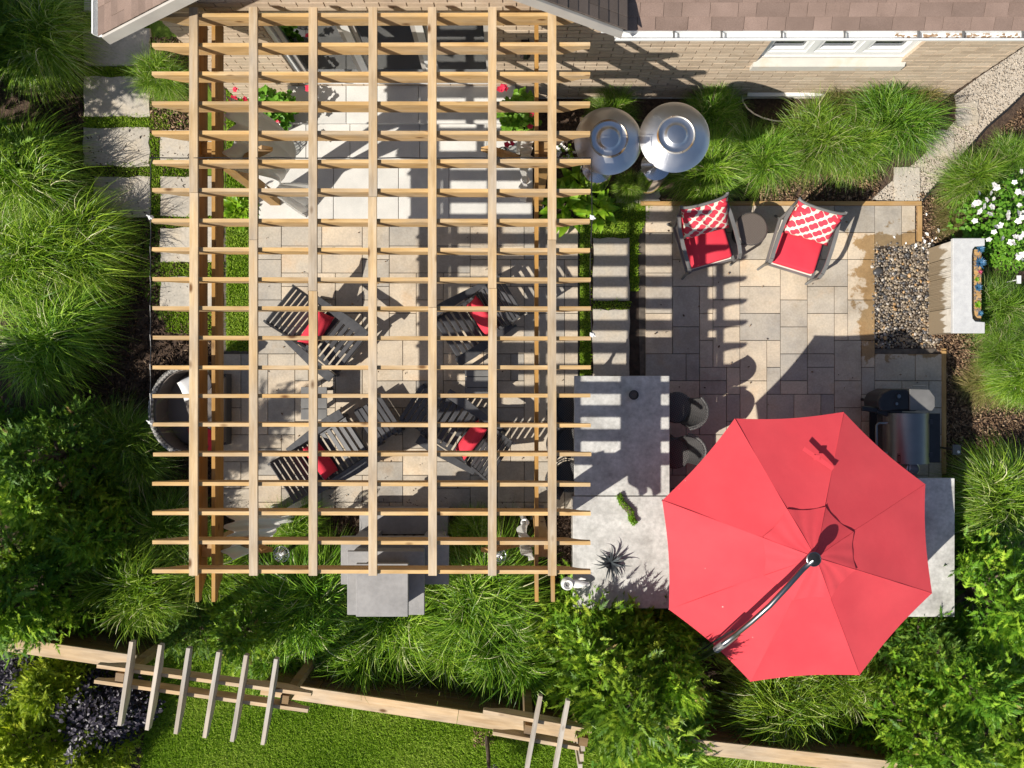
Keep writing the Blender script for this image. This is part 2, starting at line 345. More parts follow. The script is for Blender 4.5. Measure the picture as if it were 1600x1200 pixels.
def cloth_mat():
    m, nt, b = nodes('sheer_white_cloth'); b.inputs['Base Color'].default_value = (0.80, 0.79, 0.77, 1); b.inputs['Roughness'].default_value = 0.9
    tr = N(nt, 'ShaderNodeBsdfTranslucent'); tr.inputs[0].default_value = (0.92, 0.91, 0.89, 1)
    mx = N(nt, 'ShaderNodeMixShader'); mx.inputs[0].default_value = 0.6
    nt.links.new(b.outputs[0], mx.inputs[1]); nt.links.new(tr.outputs[0], mx.inputs[2]); nt.links.new(mx.outputs[0], nt.nodes['Material Output'].inputs[0])
    bump(nt, b, noise(nt, mapped(nt, (1, 1, 1)), 150, 3), 0.1, 0.003); return m
M['sheer'] = cloth_mat()
def canopy_mat():
    m, nt, b = nodes('red_canopy_fabric'); v = mapped(nt)
    c = ramp(nt, noise(nt, v, 1.6, 4), [(0.3, (0.66, 0.058, 0.075)), (0.7, (0.73, 0.075, 0.09))])
    c = mixc(nt, 0.5, c, ramp(nt, noise(nt, v, 0.9, 8, 0.7), [(0.36, (0.84, 0.86, 0.86)), (0.6, (1.0, 1.0, 1.0))]), 'MULTIPLY')   # sun-faded, dusty patches
    sv = N(nt, 'ShaderNodeTexVoronoi', feature='F1'); nt.links.new(v, sv.inputs['Vector']); sv.inputs['Scale'].default_value = 2.2
    c = mixc(nt, ramp(nt, sv.outputs['Distance'], [(0.016, (0.55, 0.55, 0.55)), (0.028, (0, 0, 0))]), c, (0.80, 0.55, 0.50))   # specks
    c = randval(nt, c, 0.96, 1.04)
    nt.links.new(c, b.inputs['Base Color']); b.inputs['Roughness'].default_value = 0.85; b.inputs['Specular IOR Level'].default_value = 0.25
    b.inputs['Sheen Weight'].default_value = 0.05; b.inputs['Sheen Roughness'].default_value = 0.5
    tr = N(nt, 'ShaderNodeBsdfTranslucent'); tr.inputs[0].default_value = (0.75, 0.05, 0.06, 1)
    mx = N(nt, 'ShaderNodeMixShader'); mx.inputs[0].default_value = 0.12
    nt.links.new(b.outputs[0], mx.inputs[1]); nt.links.new(tr.outputs[0], mx.inputs[2]); nt.links.new(mx.outputs[0], nt.nodes['Material Output'].inputs[0])
    h = N(nt, 'ShaderNodeMath', operation='ADD'); nt.links.new(noise(nt, v, 3.0, 3), h.inputs[0])
    k = N(nt, 'ShaderNodeMath', operation='MULTIPLY'); nt.links.new(noise(nt, v, 300, 2), k.inputs[0]); k.inputs[1].default_value = 0.03; nt.links.new(k.outputs[0], h.inputs[1])
    bump(nt, b, h.outputs[0], 0.25, 0.02)
    return m
M['canopy'] = canopy_mat()

def lattice_mat():
    """red fabric with a woven cream trellis print"""
    m, nt, b = nodes('trellis_print_fabric')
    tc = N(nt, 'ShaderNodeTexCoord'); sp = N(nt, 'ShaderNodeSeparateXYZ'); nt.links.new(tc.outputs['Object'], sp.inputs[0])
    def mth(op, a, bb=None):
        k = N(nt, 'ShaderNodeMath', operation=op)
        for s_, val in zip(k.inputs, (a, bb)):
            if val is None: continue
            if hasattr(val, 'links'): nt.links.new(val, s_)
            else: s_.default_value = val
        return k.outputs[0]
    a = mth('MULTIPLY', sp.outputs['X'], 2 * math.pi / 0.165); c_ = mth('MULTIPLY', sp.outputs['Y'], 2 * math.pi / 0.185)
    # ogee lattice: two families of crossing waves
    a_, c0 = a, c_
    a = mth('ADD', a_, mth('MULTIPLY', mth('SINE', mth('MULTIPLY', c0, 2.0)), 0.50)); c_ = mth('ADD', c0, mth('MULTIPLY', mth('SINE', mth('MULTIPLY', a_, 2.0)), 0.50))
    f1 = mth('ADD', mth('COSINE', a), mth('COSINE', c_))
    f = mth('ABSOLUTE', f1)
    w = ramp(nt, f, [(0.30, (1, 1, 1)), (0.36, (0, 0, 0))])
    c = mixc(nt, w, (0.62, 0.045, 0.075), (0.74, 0.69, 0.56))
    nt.links.new(c, b.inputs['Base Color']); b.inputs['Roughness'].default_value = 0.9
    bump(nt, b, noise(nt, mapped(nt), 200, 3), 0.25, 0.003)
    return m
M['lattice'] = lattice_mat()

def wicker_mat(name, c0, c1, scale):
    m, nt, b = nodes(name); v = mapped(nt, (1, 1, 1), shift=False)
    ck = N(nt, 'ShaderNodeTexChecker'); ck.inputs['Scale'].default_value = scale; nt.links.new(v, ck.inputs['Vector'])
    ck.inputs['Color1'].default_value = (*c0, 1); ck.inputs['Color2'].default_value = (*c1, 1)
    nt.links.new(ck.outputs[0], b.inputs['Base Color']); b.inputs['Roughness'].default_value = 0.55
    bump(nt, b, ck.outputs['Fac'], 0.7, 0.006)
    return m
M['wicker'] = wicker_mat('dark_wicker', (0.028, 0.027, 0.028), (0.095, 0.09, 0.088), 60)
M['wicker_brown'] = wicker_mat('brown_wicker', (0.075, 0.06, 0.05), (0.16, 0.13, 0.11), 90)
M['wicker_pale'] = wicker_mat('pale_rim_wicker', (0.09, 0.085, 0.08), (0.36, 0.34, 0.31), 30)

def glass_mat():
    m, nt, b = nodes('window_glass')
    nt.nodes.remove(b)
    t = N(nt, 'ShaderNodeBsdfTransparent'); t.inputs[0].default_value = (0.74, 0.75, 0.74, 1)
    g = N(nt, 'ShaderNodeBsdfGlossy'); g.inputs['Roughness'].default_value = 0.02; g.inputs[0].default_value = (0.95, 0.97, 1, 1)
    fr = N(nt, 'ShaderNodeFresnel'); fr.inputs[0].default_value = 1.65
    mx = N(nt, 'ShaderNodeMixShader'); nt.links.new(fr.outputs[0], mx.inputs[0]); nt.links.new(t.outputs[0], mx.inputs[1]); nt.links.new(g.outputs[0], mx.inputs[2])
    nt.links.new(mx.outputs[0], nt.nodes['Material Output'].inputs[0]); return m
M['glass'] = glass_mat()
def clear_glass():
    m, nt, b = nodes('clear_glass')
    nt.nodes.remove(b)
    t = N(nt, 'ShaderNodeBsdfTransparent'); t.inputs[0].default_value = (0.9, 0.92, 0.92, 1)
    g = N(nt, 'ShaderNodeBsdfGlossy'); g.inputs['Roughness'].default_value = 0.03
    mx = N(nt, 'ShaderNodeMixShader'); mx.inputs[0].default_value = 0.22; nt.links.new(t.outputs[0], mx.inputs[1]); nt.links.new(g.outputs[0], mx.inputs[2])
    nt.links.new(mx.outputs[0], nt.nodes['Material Output'].inputs[0]); return m
M['clear'] = clear_glass()

def fountain_mat():
    m, nt, b = nodes('split_face_stone'); v = mapped(nt, (1, 1, 1), shift=False)
    c = ramp(nt, noise(nt, v, 6, 6), [(0.3, (0.48, 0.44, 0.38)), (0.7, (0.68, 0.64, 0.57))])
    sp = N(nt, 'ShaderNodeSeparateXYZ'); nt.links.new(v, sp.inputs[0])
    # run-off stain: wetter towards the foot of the face, with a ragged edge
    k = N(nt, 'ShaderNodeMath', operation='ADD'); nt.links.new(sp.outputs['Z'], k.inputs[0])
    k2 = N(nt, 'ShaderNodeMath', operation='MULTIPLY'); nt.links.new(noise(nt, mapped(nt, (1, 9, 1.5), shift=False), 1.4, 6), k2.inputs[0]); k2.inputs[1].default_value = -0.8
    nt.links.new(k2.outputs[0], k.inputs[1])
    w = ramp(nt, k.outputs[0], [(-0.0, (1, 1, 1)), (0.08, (0, 0, 0))])
    c = mixc(nt, w, c, (0.24, 0.185, 0.12))
    nt.links.new(c, b.inputs['Base Color']); b.inputs['Roughness'].default_value = 0.7
    bump(nt, b, noise(nt, v, 40, 4), 0.4, 0.006); return m
M['fountain'] = fountain_mat()
M['fountain_cap'] = pm('grey_granite_cap', [(0.3, (0.50, 0.50, 0.50)), (0.7, (0.60, 0.60, 0.59))], 12, 0.8, fine=(160, 0.3), bmp=0.15)

def pebble_mat():
    m, nt, b = nodes('river_pebbles')
    oi = N(nt, 'ShaderNodeObjectInfo'); at = N(nt, 'ShaderNodeAttribute', attribute_name='tint')
    ad = N(nt, 'ShaderNodeMath', operation='ADD'); nt.links.new(oi.outputs['Random'], ad.inputs[0]); nt.links.new(at.outputs['Fac'], ad.inputs[1])
    fr = N(nt, 'ShaderNodeMath', operation='FRACT'); nt.links.new(ad.outputs[0], fr.inputs[0])
    r = N(nt, 'ShaderNodeValToRGB'); r.color_ramp.interpolation = 'CONSTANT'
    cols = [(0.0, (0.065, 0.062, 0.062)), (0.14, (0.19, 0.15, 0.11)), (0.30, (0.29, 0.23, 0.16)), (0.44, (0.10, 0.095, 0.095)), (0.56, (0.24, 0.195, 0.15)), (0.70, (0.36, 0.29, 0.20)), (0.80, (0.15, 0.12, 0.09)), (0.92, (0.42, 0.26, 0.12)), (0.96, (0.46, 0.41, 0.35))]
    e = r.color_ramp.elements
    while len(e) < len(cols): e.new(0.5)
    for i, (p, c) in enumerate(cols): e[i].position = p; e[i].color = (*c, 1)
    nt.links.new(fr.outputs[0], r.inputs[0]); v = mapped(nt)
    c = mixc(nt, 0.5, r.outputs[0], ramp(nt, noise(nt, v, 30, 4), [(0.3, (0.5,) * 3), (0.7, (1.1,) * 3)]), 'MULTIPLY')
    nt.links.new(c, b.inputs['Base Color']); b.inputs['Roughness'].default_value = 0.32; b.inputs['Specular IOR Level'].default_value = 0.5
    return m
M['pebble'] = pebble_mat()
def chip_mat(name, stops, rough=0.9):
    m, nt, b = nodes(name)
    at = N(nt, 'ShaderNodeAttribute', attribute_name='tint'); nt.links.new(ramp(nt, at.outputs['Fac'], stops), b.inputs['Base Color'])
    b.inputs['Roughness'].default_value = rough; b.inputs['Specular IOR Level'].default_value = 0.2; return m
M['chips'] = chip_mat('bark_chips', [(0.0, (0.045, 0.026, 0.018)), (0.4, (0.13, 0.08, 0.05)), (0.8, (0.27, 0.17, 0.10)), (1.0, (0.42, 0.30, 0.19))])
M['chips_shaded'] = chip_mat('shaded_bark_chips', [(0.0, (0.018, 0.011, 0.008)), (0.5, (0.055, 0.034, 0.023)), (0.9, (0.12, 0.078, 0.05)), (1.0, (0.24, 0.17, 0.11))])  # bark chips with the left side's tree shade put into their colour
M['gravel'] = chip_mat('gravel_stones', [(0.0, (0.24, 0.19, 0.145)), (0.4, (0.44, 0.375, 0.30)), (1.0, (0.66, 0.59, 0.50))])

M['grass'] = leafm('maiden_grass', [(0.0, (0.045, 0.12, 0.008)), (0.40, (0.15, 0.31, 0.014)), (0.80, (0.36, 0.54, 0.05)), (1.0, (0.70, 0.68, 0.40))], 0.20, 0.40, (0.78, 1.14))
M['grass_fine'] = leafm('fountain_grass', [(0.0, (0.04, 0.115, 0.010)), (0.45, (0.13, 0.28, 0.016)), (0.82, (0.28, 0.45, 0.045)), (1.0, (0.60, 0.55, 0.32))], 0.20, 0.42, (0.78, 1.14))
M['grass_dry'] = leafm('dry_grass', [(0.0, (0.10, 0.14, 0.03)), (0.4, (0.22, 0.22, 0.06)), (0.8, (0.34, 0.27, 0.10)), (1.0, (0.48, 0.38, 0.19))], 0.3, 0.6)
M['turf'] = leafm('turf_blades', [(0.0, (0.14, 0.26, 0.012)), (0.5, (0.25, 0.40, 0.02)), (1.0, (0.40, 0.50, 0.08))], 0.35, 0.6, None)
M['cedar'] = leafm('cedar_foliage', [(0.0, (0.07, 0.18, 0.014)), (0.5, (0.18, 0.34, 0.022)), (0.92, (0.40, 0.56, 0.045)), (1.0, (0.50, 0.38, 0.14))], 0.22, 0.45)
M['cedar_dark'] = leafm('dark_cedar_foliage', [(0.0, (0.05, 0.13, 0.018)), (0.5, (0.11, 0.225, 0.022)), (0.95, (0.23, 0.37, 0.03)), (1.0, (0.34, 0.22, 0.10))], 0.2, 0.55)
M['golden'] = leafm('golden_cypress', [(0.0, (0.16, 0.25, 0.014)), (0.5, (0.36, 0.48, 0.026)), (1.0, (0.60, 0.66, 0.06))], 0.3, 0.55)
M['purple'] = leafm('purple_leaves', [(0.0, (0.018, 0.014, 0.024)), (0.5, (0.042, 0.033, 0.050)), (1.0, (0.10, 0.086, 0.115))], 0.12, 0.4)
M['broad'] = leafm('broad_leaves', [(0.0, (0.08, 0.20, 0.018)), (0.5, (0.15, 0.32, 0.025)), (1.0, (0.25, 0.44, 0.05))], 0.35, 0.45)
M['hosta'] = leafm('lush_leaves', [(0.0, (0.13, 0.27, 0.012)), (0.5, (0.22, 0.40, 0.02)), (1.0, (0.34, 0.50, 0.04))], 0.35, 0.4)
M['blue_leaf'] = leafm('blue_rosette', [(0.0, (0.03, 0.11, 0.22)), (1.0, (0.09, 0.24, 0.38))], 0.1, 0.4)
M['pink_leaf'] = leafm('pink_rosette', [(0.0, (0.40, 0.05, 0.10)), (1.0, (0.55, 0.12, 0.18))], 0.1, 0.4)
M['agave'] = leafm('agave_shadow', [(0.0, (0.028, 0.034, 0.040)), (1.0, (0.065, 0.075, 0.082))], 0.05, 0.55)  # tones of a cast shadow on the bar put into the leaves

# ------------------------------------------------------------------ ground
def sheet(name, poly, z, mat, px=True):
    pts = [tuple(W(*p)[:2]) for p in poly] if px else poly
    a = sum(pts[i][0] * pts[(i + 1) % len(pts)][1] - pts[(i + 1) % len(pts)][0] * pts[i][1] for i in range(len(pts)))
    if a < 0: pts = pts[::-1]
    return MB().add([(x, y, z) for x, y in pts], [tuple(range(len(pts)))]).build(name, mat)
struct(sheet('ground', [(-600, -600), (600, -600), (600, 600), (-600, 600)], 0.0, M['lawn'], False))
struct(sheet('mulch_bed', [(-9.5, -3.0), (-5.4, -3.42), (-2.0, -4.02), (0.9, -4.5), (4.2, -4.85), (10.5, -5.2), (10.5, 9.0), (-9.5, 9.0)], 0.004, M['mulch'], False))

struct(sheet('mulch_bed', [(-80, 1040), (120, 1050), (232, 1070), (215, 1290), (-80, 1290)], 0.006, M['mulch']))
# mulch chips, gravel stones, turf blades: masses nobody could count
def poly_points(polys, n, rng):
    """n random points inside pixel polygons, spread by area"""
    out = []
    info = []
    for P in polys:
        Q = [tuple(W(*p)[:2]) for p in P]; xs = [q[0] for q in Q]; ys = [q[1] for q in Q]
        info.append((Q, min(xs), max(xs), min(ys), max(ys)))
    ar = np.array([(i[2] - i[1]) * (i[4] - i[3]) for i in info]); ar = ar / ar.sum()
    for (Q, x0, x1, y0, y1), a in zip(info, ar):
        m = int(n * a) + 1
        X = rng.uniform(x0, x1, m); Y = rng.uniform(y0, y1, m); ins = np.zeros(m, bool)
        for i in range(len(Q)):
            xa, ya = Q[i]; xb, yb = Q[i - 1]
            c = (ya > Y) != (yb > Y)
            xi = (xb - xa) * (Y - ya) / ((yb - ya) if abs(yb - ya) > 1e-9 else 1e-9) + xa
            ins ^= c & (X < xi)
        out.append(np.stack([X[ins], Y[ins]], 1))
    return np.concatenate(out)
def scatter_chips(name, polys, n, L, wd, mat, seed, z=0.008):
    rng = np.random.RandomState(seed); P = poly_points(polys, n, rng); m = len(P)
    a = rng.uniform(0, 6.283, m); l = L * rng.uniform(0.4, 1.3, m); w = wd * rng.uniform(0.5, 1.3, m)
    dx = np.stack([np.cos(a) * l, np.sin(a) * l, rng.normal(0, 0.25, m) * l], 1); dy = np.stack([-np.sin(a) * w, np.cos(a) * w, rng.normal(0, 0.4, m) * w], 1)
    c = np.concatenate([P, rng.uniform(z, z + 0.03, m)[:, None]], 1)
    up = np.array([[0, 0, 0.006]])
    V = np.stack([c - dx, c + dy * 0.5 + up, c + dx, c - dy * 0.5 + up, c - up * 2], 1).reshape(-1, 3)
    b = np.arange(m)[:, None] * 5
    T = np.concatenate([b + [0, 3, 1], b + [1, 3, 2], b + [0, 1, 4], b + [1, 2, 4], b + [2, 3, 4], b + [3, 0, 4]])
    o = put(npmesh(name, V, T, mat, np.repeat(rng.uniform(0, 1, m), 5)), name); o['kind'] = 'stuff'; return o
o = scatter_chips('mulch_chips', [[(1470, 540), (1600, 560), (1600, 700), (1490, 760), (1470, 720)], [(1170, 270), (1380, 270), (1365, 320), (1170, 320)],
                              [(1430, 300), (1540, 330), (1480, 380), (1430, 380)], [(1440, 500), (1560, 520), (1560, 600), (1470, 560)],
                              [(1600, 165), (1600, 330), (1448, 320), (1505, 262), (1560, 205)],
                              [(235, 60), (310, 60), (310, 210), (235, 210)]], 14000, 0.045, 0.022, M['chips'], 3)
tag(o, 'loose light brown bark mulch round the water wall and house beds', 'mulch', kind='stuff')
o = scatter_chips('shaded_mulch_chips', [[(130, 200), (300, 200), (350, 560), (350, 900), (130, 900)], [(60, 20), (134, 20), (134, 340), (60, 340)], [(340, 770), (900, 780), (900, 960), (340, 960)]], 17000, 0.045, 0.022, M['chips_shaded'], 13)
tag(o, 'loose bark mulch with painted-in shade along the left side and below the pergola', 'mulch', kind='stuff')

# ------------------------------------------------------------------ patio of modular pavers
U = 21.0 / (F / H)
patio = struct(sheet('patio', [(340, 342), (905, 342), (905, 590), (998, 590), (998, 322), (1432, 322), (1432, 540), (1470, 540), (1470, 800), (340, 800)], 0.009, M['joint']))
def in_patio(x, y):
    if 340 <= x <= 905 and 342 <= y <= 800: return not (x < 397 and y < 548)
    if 905 <= x <= 998: return 590 <= y <= 800
    if 998 <= x <= 1470 and 322 <= y <= 800:
        if 1358 <= x <= 1480 and 378 <= y <= 544 and not (x < 1358): return False
        return not (x > 1432 and y < 544)
    return False
nx, ny = 54, 23
cellx = lambda i: 336 + 21 * i
celly = lambda j: 322 + 21 * j
free = [[in_patio(cellx(i) + 10, celly(j) + 10) for i in range(nx)] for j in range(ny)]
SZ = [(3, 2), (3, 2), (2, 3), (2, 3), (2, 2), (2, 2), (2, 1), (3, 2)]
pmesh = {}
npv = 0
for j in range(ny):
    for i in range(nx):
        if not free[j][i]: continue
        opts = SZ[:]; RN.shuffle(opts); opts += [(2, 1), (1, 2), (1, 1)]
        for (a, b) in opts:
            if i + a <= nx and j + b <= ny and all(free[j + q][i + p] for p in range(a) for q in range(b)): break
        for p in range(a):
            for q in range(b): free[j + q][i + p] = False
        if (a, b) not in pmesh:
            pmesh[(a, b)] = MB().box((0, 0, -0.02), (a * U - 0.008, b * U - 0.008, 0.04), ch=0.003).mesh('paver', M['paver'])
        c = W(cellx(i) + 10.5 * a, celly(j) + 10.5 * b)
        put(pmesh[(a, b)], 'paver', patio, (c.x, c.y, 0.045 + RN.uniform(-0.002, 0.002)), (RN.uniform(-.003, .003), RN.uniform(-.003, .003), RN.uniform(-.004, .004))); npv += 1
def edge(name, a, b, mat, w=0.06):
    A, B = W(*a), W(*b); k = MB(); k.bar((A.x, A.y, 0.03), (B.x, B.y, 0.03), w, 0.06); return struct(k.build(name, mat))
edge('patio_edging_board', (1000, 319), (1437, 319), M['edging'])
edge('patio_edging_board', (1434.5, 323), (1434.5, 378), M['edging_y'])
edge('patio_edging_board', (1472, 545), (1472, 740), M['edging_y'])

# big slabs beside the patio, stepping path along the house side
path = struct(sheet('side_path', [(925, 370), (984, 370), (984, 590), (925, 590)], 0.008, M['soil']))
def slab(parent, x0, y0, x1, y1, name='flagstone', mat=None, h=0.045, jag=0.018):
    a, b = W(x0, y1), W(x1, y0); mb = MB(); n = 5; pts = []
    cor = [(a.x, a.y), (b.x, a.y), (b.x, b.y), (a.x, b.y)]
    for k in range(4):
        p, q = cor[k], cor[(k + 1) % 4]
        for t in range(n):
            f = t / n; e = 0 if t == 0 else RN.uniform(-jag, jag)
            dx, dy = q[0] - p[0], q[1] - p[1]; L = math.hypot(dx, dy)
            pts.append((p[0] + dx * f - dy / L * e, p[1] + dy * f + dx / L * e))
    cx, cy = (a.x + b.x) / 2, (a.y + b.y) / 2
    loc = [(x - cx, y - cy) for x, y in pts]; ins = [(x * 0.985, y * 0.985) for x, y in loc]; m = len(loc)
    mb.add([(x, y, -0.03) for x, y in loc] + [(x, y, h - 0.01) for x, y in loc] + [(x, y, h) for x, y in ins],
           [(i, (i + 1) % m, m + (i + 1) % m, m + i) for i in range(m)] + [(m + i, m + (i + 1) % m, 2 * m + (i + 1) % m, 2 * m + i) for i in range(m)] + [tuple(range(2 * m, 3 * m))])
    return mb.build(name, mat or M['flag'], parent, (cx, cy, RN.uniform(-.004, .004)))
slab(path, 926, 372, 983, 470); slab(path, 926, 483, 983, 588)
slab(path, 998, 298, 1030, 320); slab(path, 962, 296, 996, 318)
spath = struct(sheet('stepping_path', [(130, -30), (262, -30), (352, 200), (352, 540), (250, 500), (150, 342), (132, 342)], 0.008, M['lawn']))
for r in [(133, -40, 234, 20), (133, 46, 236, 104), (133, 121, 237, 183), (132, 200, 236, 261), (150, 277, 237, 340), (252, 205, 348, 252), (252, 276, 348, 338), (252, 357, 348, 410), (252, 434, 348, 482)]:
    slab(spath, *r)
for t in [(133, 46), ]: pass
turf_rects = [[(133, 102), (238, 102), (238, 123), (133, 123)], [(133, 181), (262, 179), (266, 204), (133, 202)], [(130, 259), (300, 250), (300, 278), (150, 279)], [(236, 210), (252, 210), (252, 360), (236, 360)],
              [(252, 338), (350, 338), (350, 357), (252, 357)], [(252, 410), (350, 410), (350, 434), (252, 434)], [(255, 482), (345, 482), (345, 525), (262, 520)],
              [(354, 140), (397, 150), (397, 548), (354, 548)], [(906, 340), (923, 340), (923, 592), (906, 592)], [(923, 318), (1020, 318), (998, 372), (923, 372)],
              [(984, 360), (997, 360), (997, 455), (984, 455)], [(925, 469), (984, 469), (984, 484), (925, 484)], [(133, 20), (236, 20), (236, 47), (133, 47)]]
for k, P in enumerate(turf_rects[7:11]): struct(sheet('grass_strip', P, 0.012, M['lawn']))
struct(sheet('soil_joint', [(984, 455), (997, 455), (1000, 592), (980, 592)], 0.012, M['soil']))
def turf_mesh(name, polys, n, hgt, seed, mat, z=0.01, lean=0.7, wd=0.007):
    rng = np.random.RandomState(seed); P = poly_points(polys, n, rng); m = len(P)
    a = rng.uniform(0, 6.283, m); h = hgt * rng.uniform(0.5, 1.3, m); w = wd * rng.uniform(0.6, 1.3, m)
    t = np.stack([np.cos(a), np.sin(a)], 1); s = np.stack([-np.sin(a), np.cos(a)], 1)
    l = (h * lean * rng.uniform(0.2, 1.3, m))[:, None]
    def pt(f, g, side): return np.concatenate([P + t * l * f + s * (w * side)[:, None], (z + h * g)[:, None]], 1)
    V = np.stack([pt(0, 0, -1), pt(0, 0, 1), pt(0.45, 0.65, 0.8), pt(0.45, 0.65, -0.8), pt(1, 1, 0)], 1).reshape(-1, 3)
    b = np.arange(m)[:, None] * 5
    T = np.concatenate([b + [0, 1, 2], b + [0, 2, 3], b + [3, 2, 4]])
    # colour drifts over the turf in soft patches
    patch = 0.52 + 0.30 * np.sin(P[:, 0] * 2.3 + 1.7 * np.sin(P[:, 1] * 1.9)) * np.cos(P[:, 1] * 2.9 + 0.6)
    return npmesh(name, V, T, mat, np.repeat(np.clip(patch + rng.normal(0, 0.2, m), 0, 1), 5))
o = put(turf_mesh('turf_grass', turf_rects, 26000, 0.045, 5, M['turf']), 'turf_grass'); tag(o, 'short green turf between the stepping stones and patio slabs', 'grass', kind='stuff')
o = put(turf_mesh('lawn_grass', [[(235, 1045), (930, 1140), (960, 1260), (215, 1260)], [(1040, 1170), (1420, 1190), (1420, 1260), (1040, 1260)], [(-40, 1010), (130, 1030), (60, 1080), (-40, 1080)], [(195, 970), (450, 1000), (450, 1080), (225, 1050)]], 150000, 0.05, 6, M['turf'], 0.0, 0.9, 0.0055), 'lawn_grass')
tag(o, 'mown green lawn below the timber fence', 'grass', kind='stuff')

# pebble basin and gravel path
basin = struct(sheet('pebble_bed', [(1358, 378), (1450, 378), (1475, 385), (1475, 545), (1358, 545)], 0.012, M['soil']))
def pebble_shape(seed):
    bm = bmesh.new(); bmesh.ops.create_icosphere(bm, subdivisions=2, radius=1.0); r = random.Random(seed)
    for v in bm.verts: v.co = Vector((v.co.x * (1 + r.uniform(-.14, .14)), v.co.y * (0.72 + r.uniform(-.1, .1)), v.co.z * (0.5 + r.uniform(-.06, .06))))
    me = bpy.data.meshes.new('pebble'); bm.to_mesh(me); bm.free(); me.polygons.foreach_set('use_smooth', [True] * len(me.polygons)); me.materials.append(M['pebble']); return me
PEB = [pebble_shape(i) for i in range(5)]
rng = np.random.RandomState(21)
pp = poly_points([[(1360, 380), (1449, 380), (1470, 392), (1450, 400), (1450, 524), (1470, 530), (1462, 543), (1360, 543)]], 5200, rng)
keep = []
for p in pp:
    if all((p[0] - q[0]) ** 2 + (p[1] - q[1]) ** 2 > 0.0235 ** 2 for q in keep): keep.append(p)
big = keep[:300]; rest = keep[300:]
for i, p in enumerate(big):
    s = RN.uniform(0.021, 0.036)
    put(PEB[i % 5], 'pebble', basin, (p[0], p[1], 0.022 + RN.uniform(0, .022)), (RN.uniform(-.5, .5), RN.uniform(-.5, .5), RN.uniform(0, 6.28)), s)
put(PEB[0], 'pebble', basin, W(1372, 424, 0.05), (0, 0, 0.3), 0.075)
Vs, Ts, tn = [], [], []
for i, p in enumerate(rest):
    me = PEB[i % 5]; Mx = Matrix.LocRotScale(Vector((p[0], p[1], 0.02 + RN.uniform(0, .02))), Euler((RN.uniform(-.5, .5), RN.uniform(-.5, .5), RN.uniform(0, 6.28))), Vector((1, 1, 1)) * RN.uniform(0.016, 0.027))
    k = len(Vs); Vs += [tuple(Mx @ v.co) for v in me.vertices]; Ts += [tuple(k + q for q in f.vertices) for f in me.polygons]; tn += [RN.random()] * len(me.vertices)
o = put(npmesh('pebbles', Vs, Ts, M['pebble'], tn, True), 'pebbles', basin); o['kind'] = 'stuff'
gpoly = [(1354, 319), (1385, 290), (1440, 245), (1500, 180), (1490, 150), (1530, 120), (1602, 72), (1660, 40), (1660, 120), (1597, 148), (1575, 170), (1540, 200), (1490, 258), (1452, 300), (1436, 319)]
gravel_path = struct(sheet('gravel_path', gpoly, 0.010, M['gravel_bed']))
scatter_chips('gravel_stones', [gpoly], 9000, 0.014, 0.02, M['gravel'], 8, 0.012)['kind'] = 'stuff'
bpy.data.objects['gravel_stones'].parent = gravel_path
slab(gravel_path, 1396, 262, 1436, 317, h=0.035); slab(gravel_path, 1448, 205, 1488, 246, h=0.035); slab(gravel_path, 1492, 160, 1527, 198, h=0.035)
Gx = [W(*p) for p in gpoly[8:]]
k = MB(); k.tube([(p.x, p.y, 0.03) for p in Gx], 0.018, 6); struct(k.build('gravel_path_edging', M['black']))

# ------------------------------------------------------------------ house
YW, XL, XR = 4.15, -4.0, 6.27
house = thing('brick_house', 'tan brick house with reddish shingle roof along the patio', 'house', (0, YW, 0))
def hb(): return MB()
L_ = lambda x, y, z: (x, y - YW, z)
# mortar core of the wall, with openings for the door and the window left free
wall = MB()
def wseg(x0, x1, z0, z1): wall.box(L_((x0 + x1) / 2, YW + 0.13, (z0 + z1) / 2), (x1 - x0, 0.20, z1 - z0))
DX0, DX1, DZ0, DZ1 = -2.90, -0.20, 0.60, 2.72
WX0, WX1, WZ0, WZ1 = 3.14, 5.00, 1.42, 2.45
wseg(XL, DX0, 0, 2.74); wseg(DX0, DX1, 0, DZ0); wseg(DX0, DX1, DZ1, 2.74); wseg(DX1, WX0, 0, 2.74); wseg(WX0, WX1, 0, WZ0); wseg(WX0, WX1, WZ1, 2.74); wseg(WX1, XR, 0, 2.74)
gtop = lambda x: (5.02 - 0.77 * abs(x + 1.55) - 0.03) if x < 1.0 else 2.74
for i in range(10):
    a, b = -3.9 + i * 0.47, -3.9 + (i + 1) * 0.47; tp = min(gtop(a), gtop(b))
    if tp > 2.78: wseg(a, b, 2.742, tp)
wall.box(L_(XL + 0.10, YW + 2.4, 1.37), (0.2, 4.3, 2.74)); wall.box(L_(XR - 0.10, YW + 2.4, 1.37), (0.2, 4.3, 2.74))
wallo = wall.build('wall', M['mortar'], house)
BL, BH = 0.30, 0.10
bshape = {}
def brick_mesh(w):
    w = round(w, 2)
    if w not in bshape: bshape[w] = MB().box((0, 0, 0), (w - 0.012, 0.06, BH - 0.012)).mesh('brick', M['brick'])
    return bshape[w]
restb = MB(); cand = []
for r in range(44):
    z = BH * (r + 0.5); x = XL - (BL / 2 if r % 2 else 0)
    while x < XR - 0.02:
        a, b = max(x, XL), min(x + BL, XR); x += BL; pieces = [(a, b)]
        for (oa, ob, oc, od) in ((DX0, DX1, DZ0, DZ1), (WX0, WX1, WZ0 - 0.25, WZ1)):
            if z + 0.03 < oc or z - 0.03 > od: continue
            nxt = []
            for (p, q) in pieces:
                if q <= oa or p >= ob: nxt.append((p, q)); continue
                if p < oa: nxt.append((p, oa))
                if q > ob: nxt.append((ob, q))
            pieces = nxt
        for (p, q) in pieces:
            if q - p > 0.03 and z + 0.05 < min(gtop(p), gtop(q)): cand.append((p, q, z))
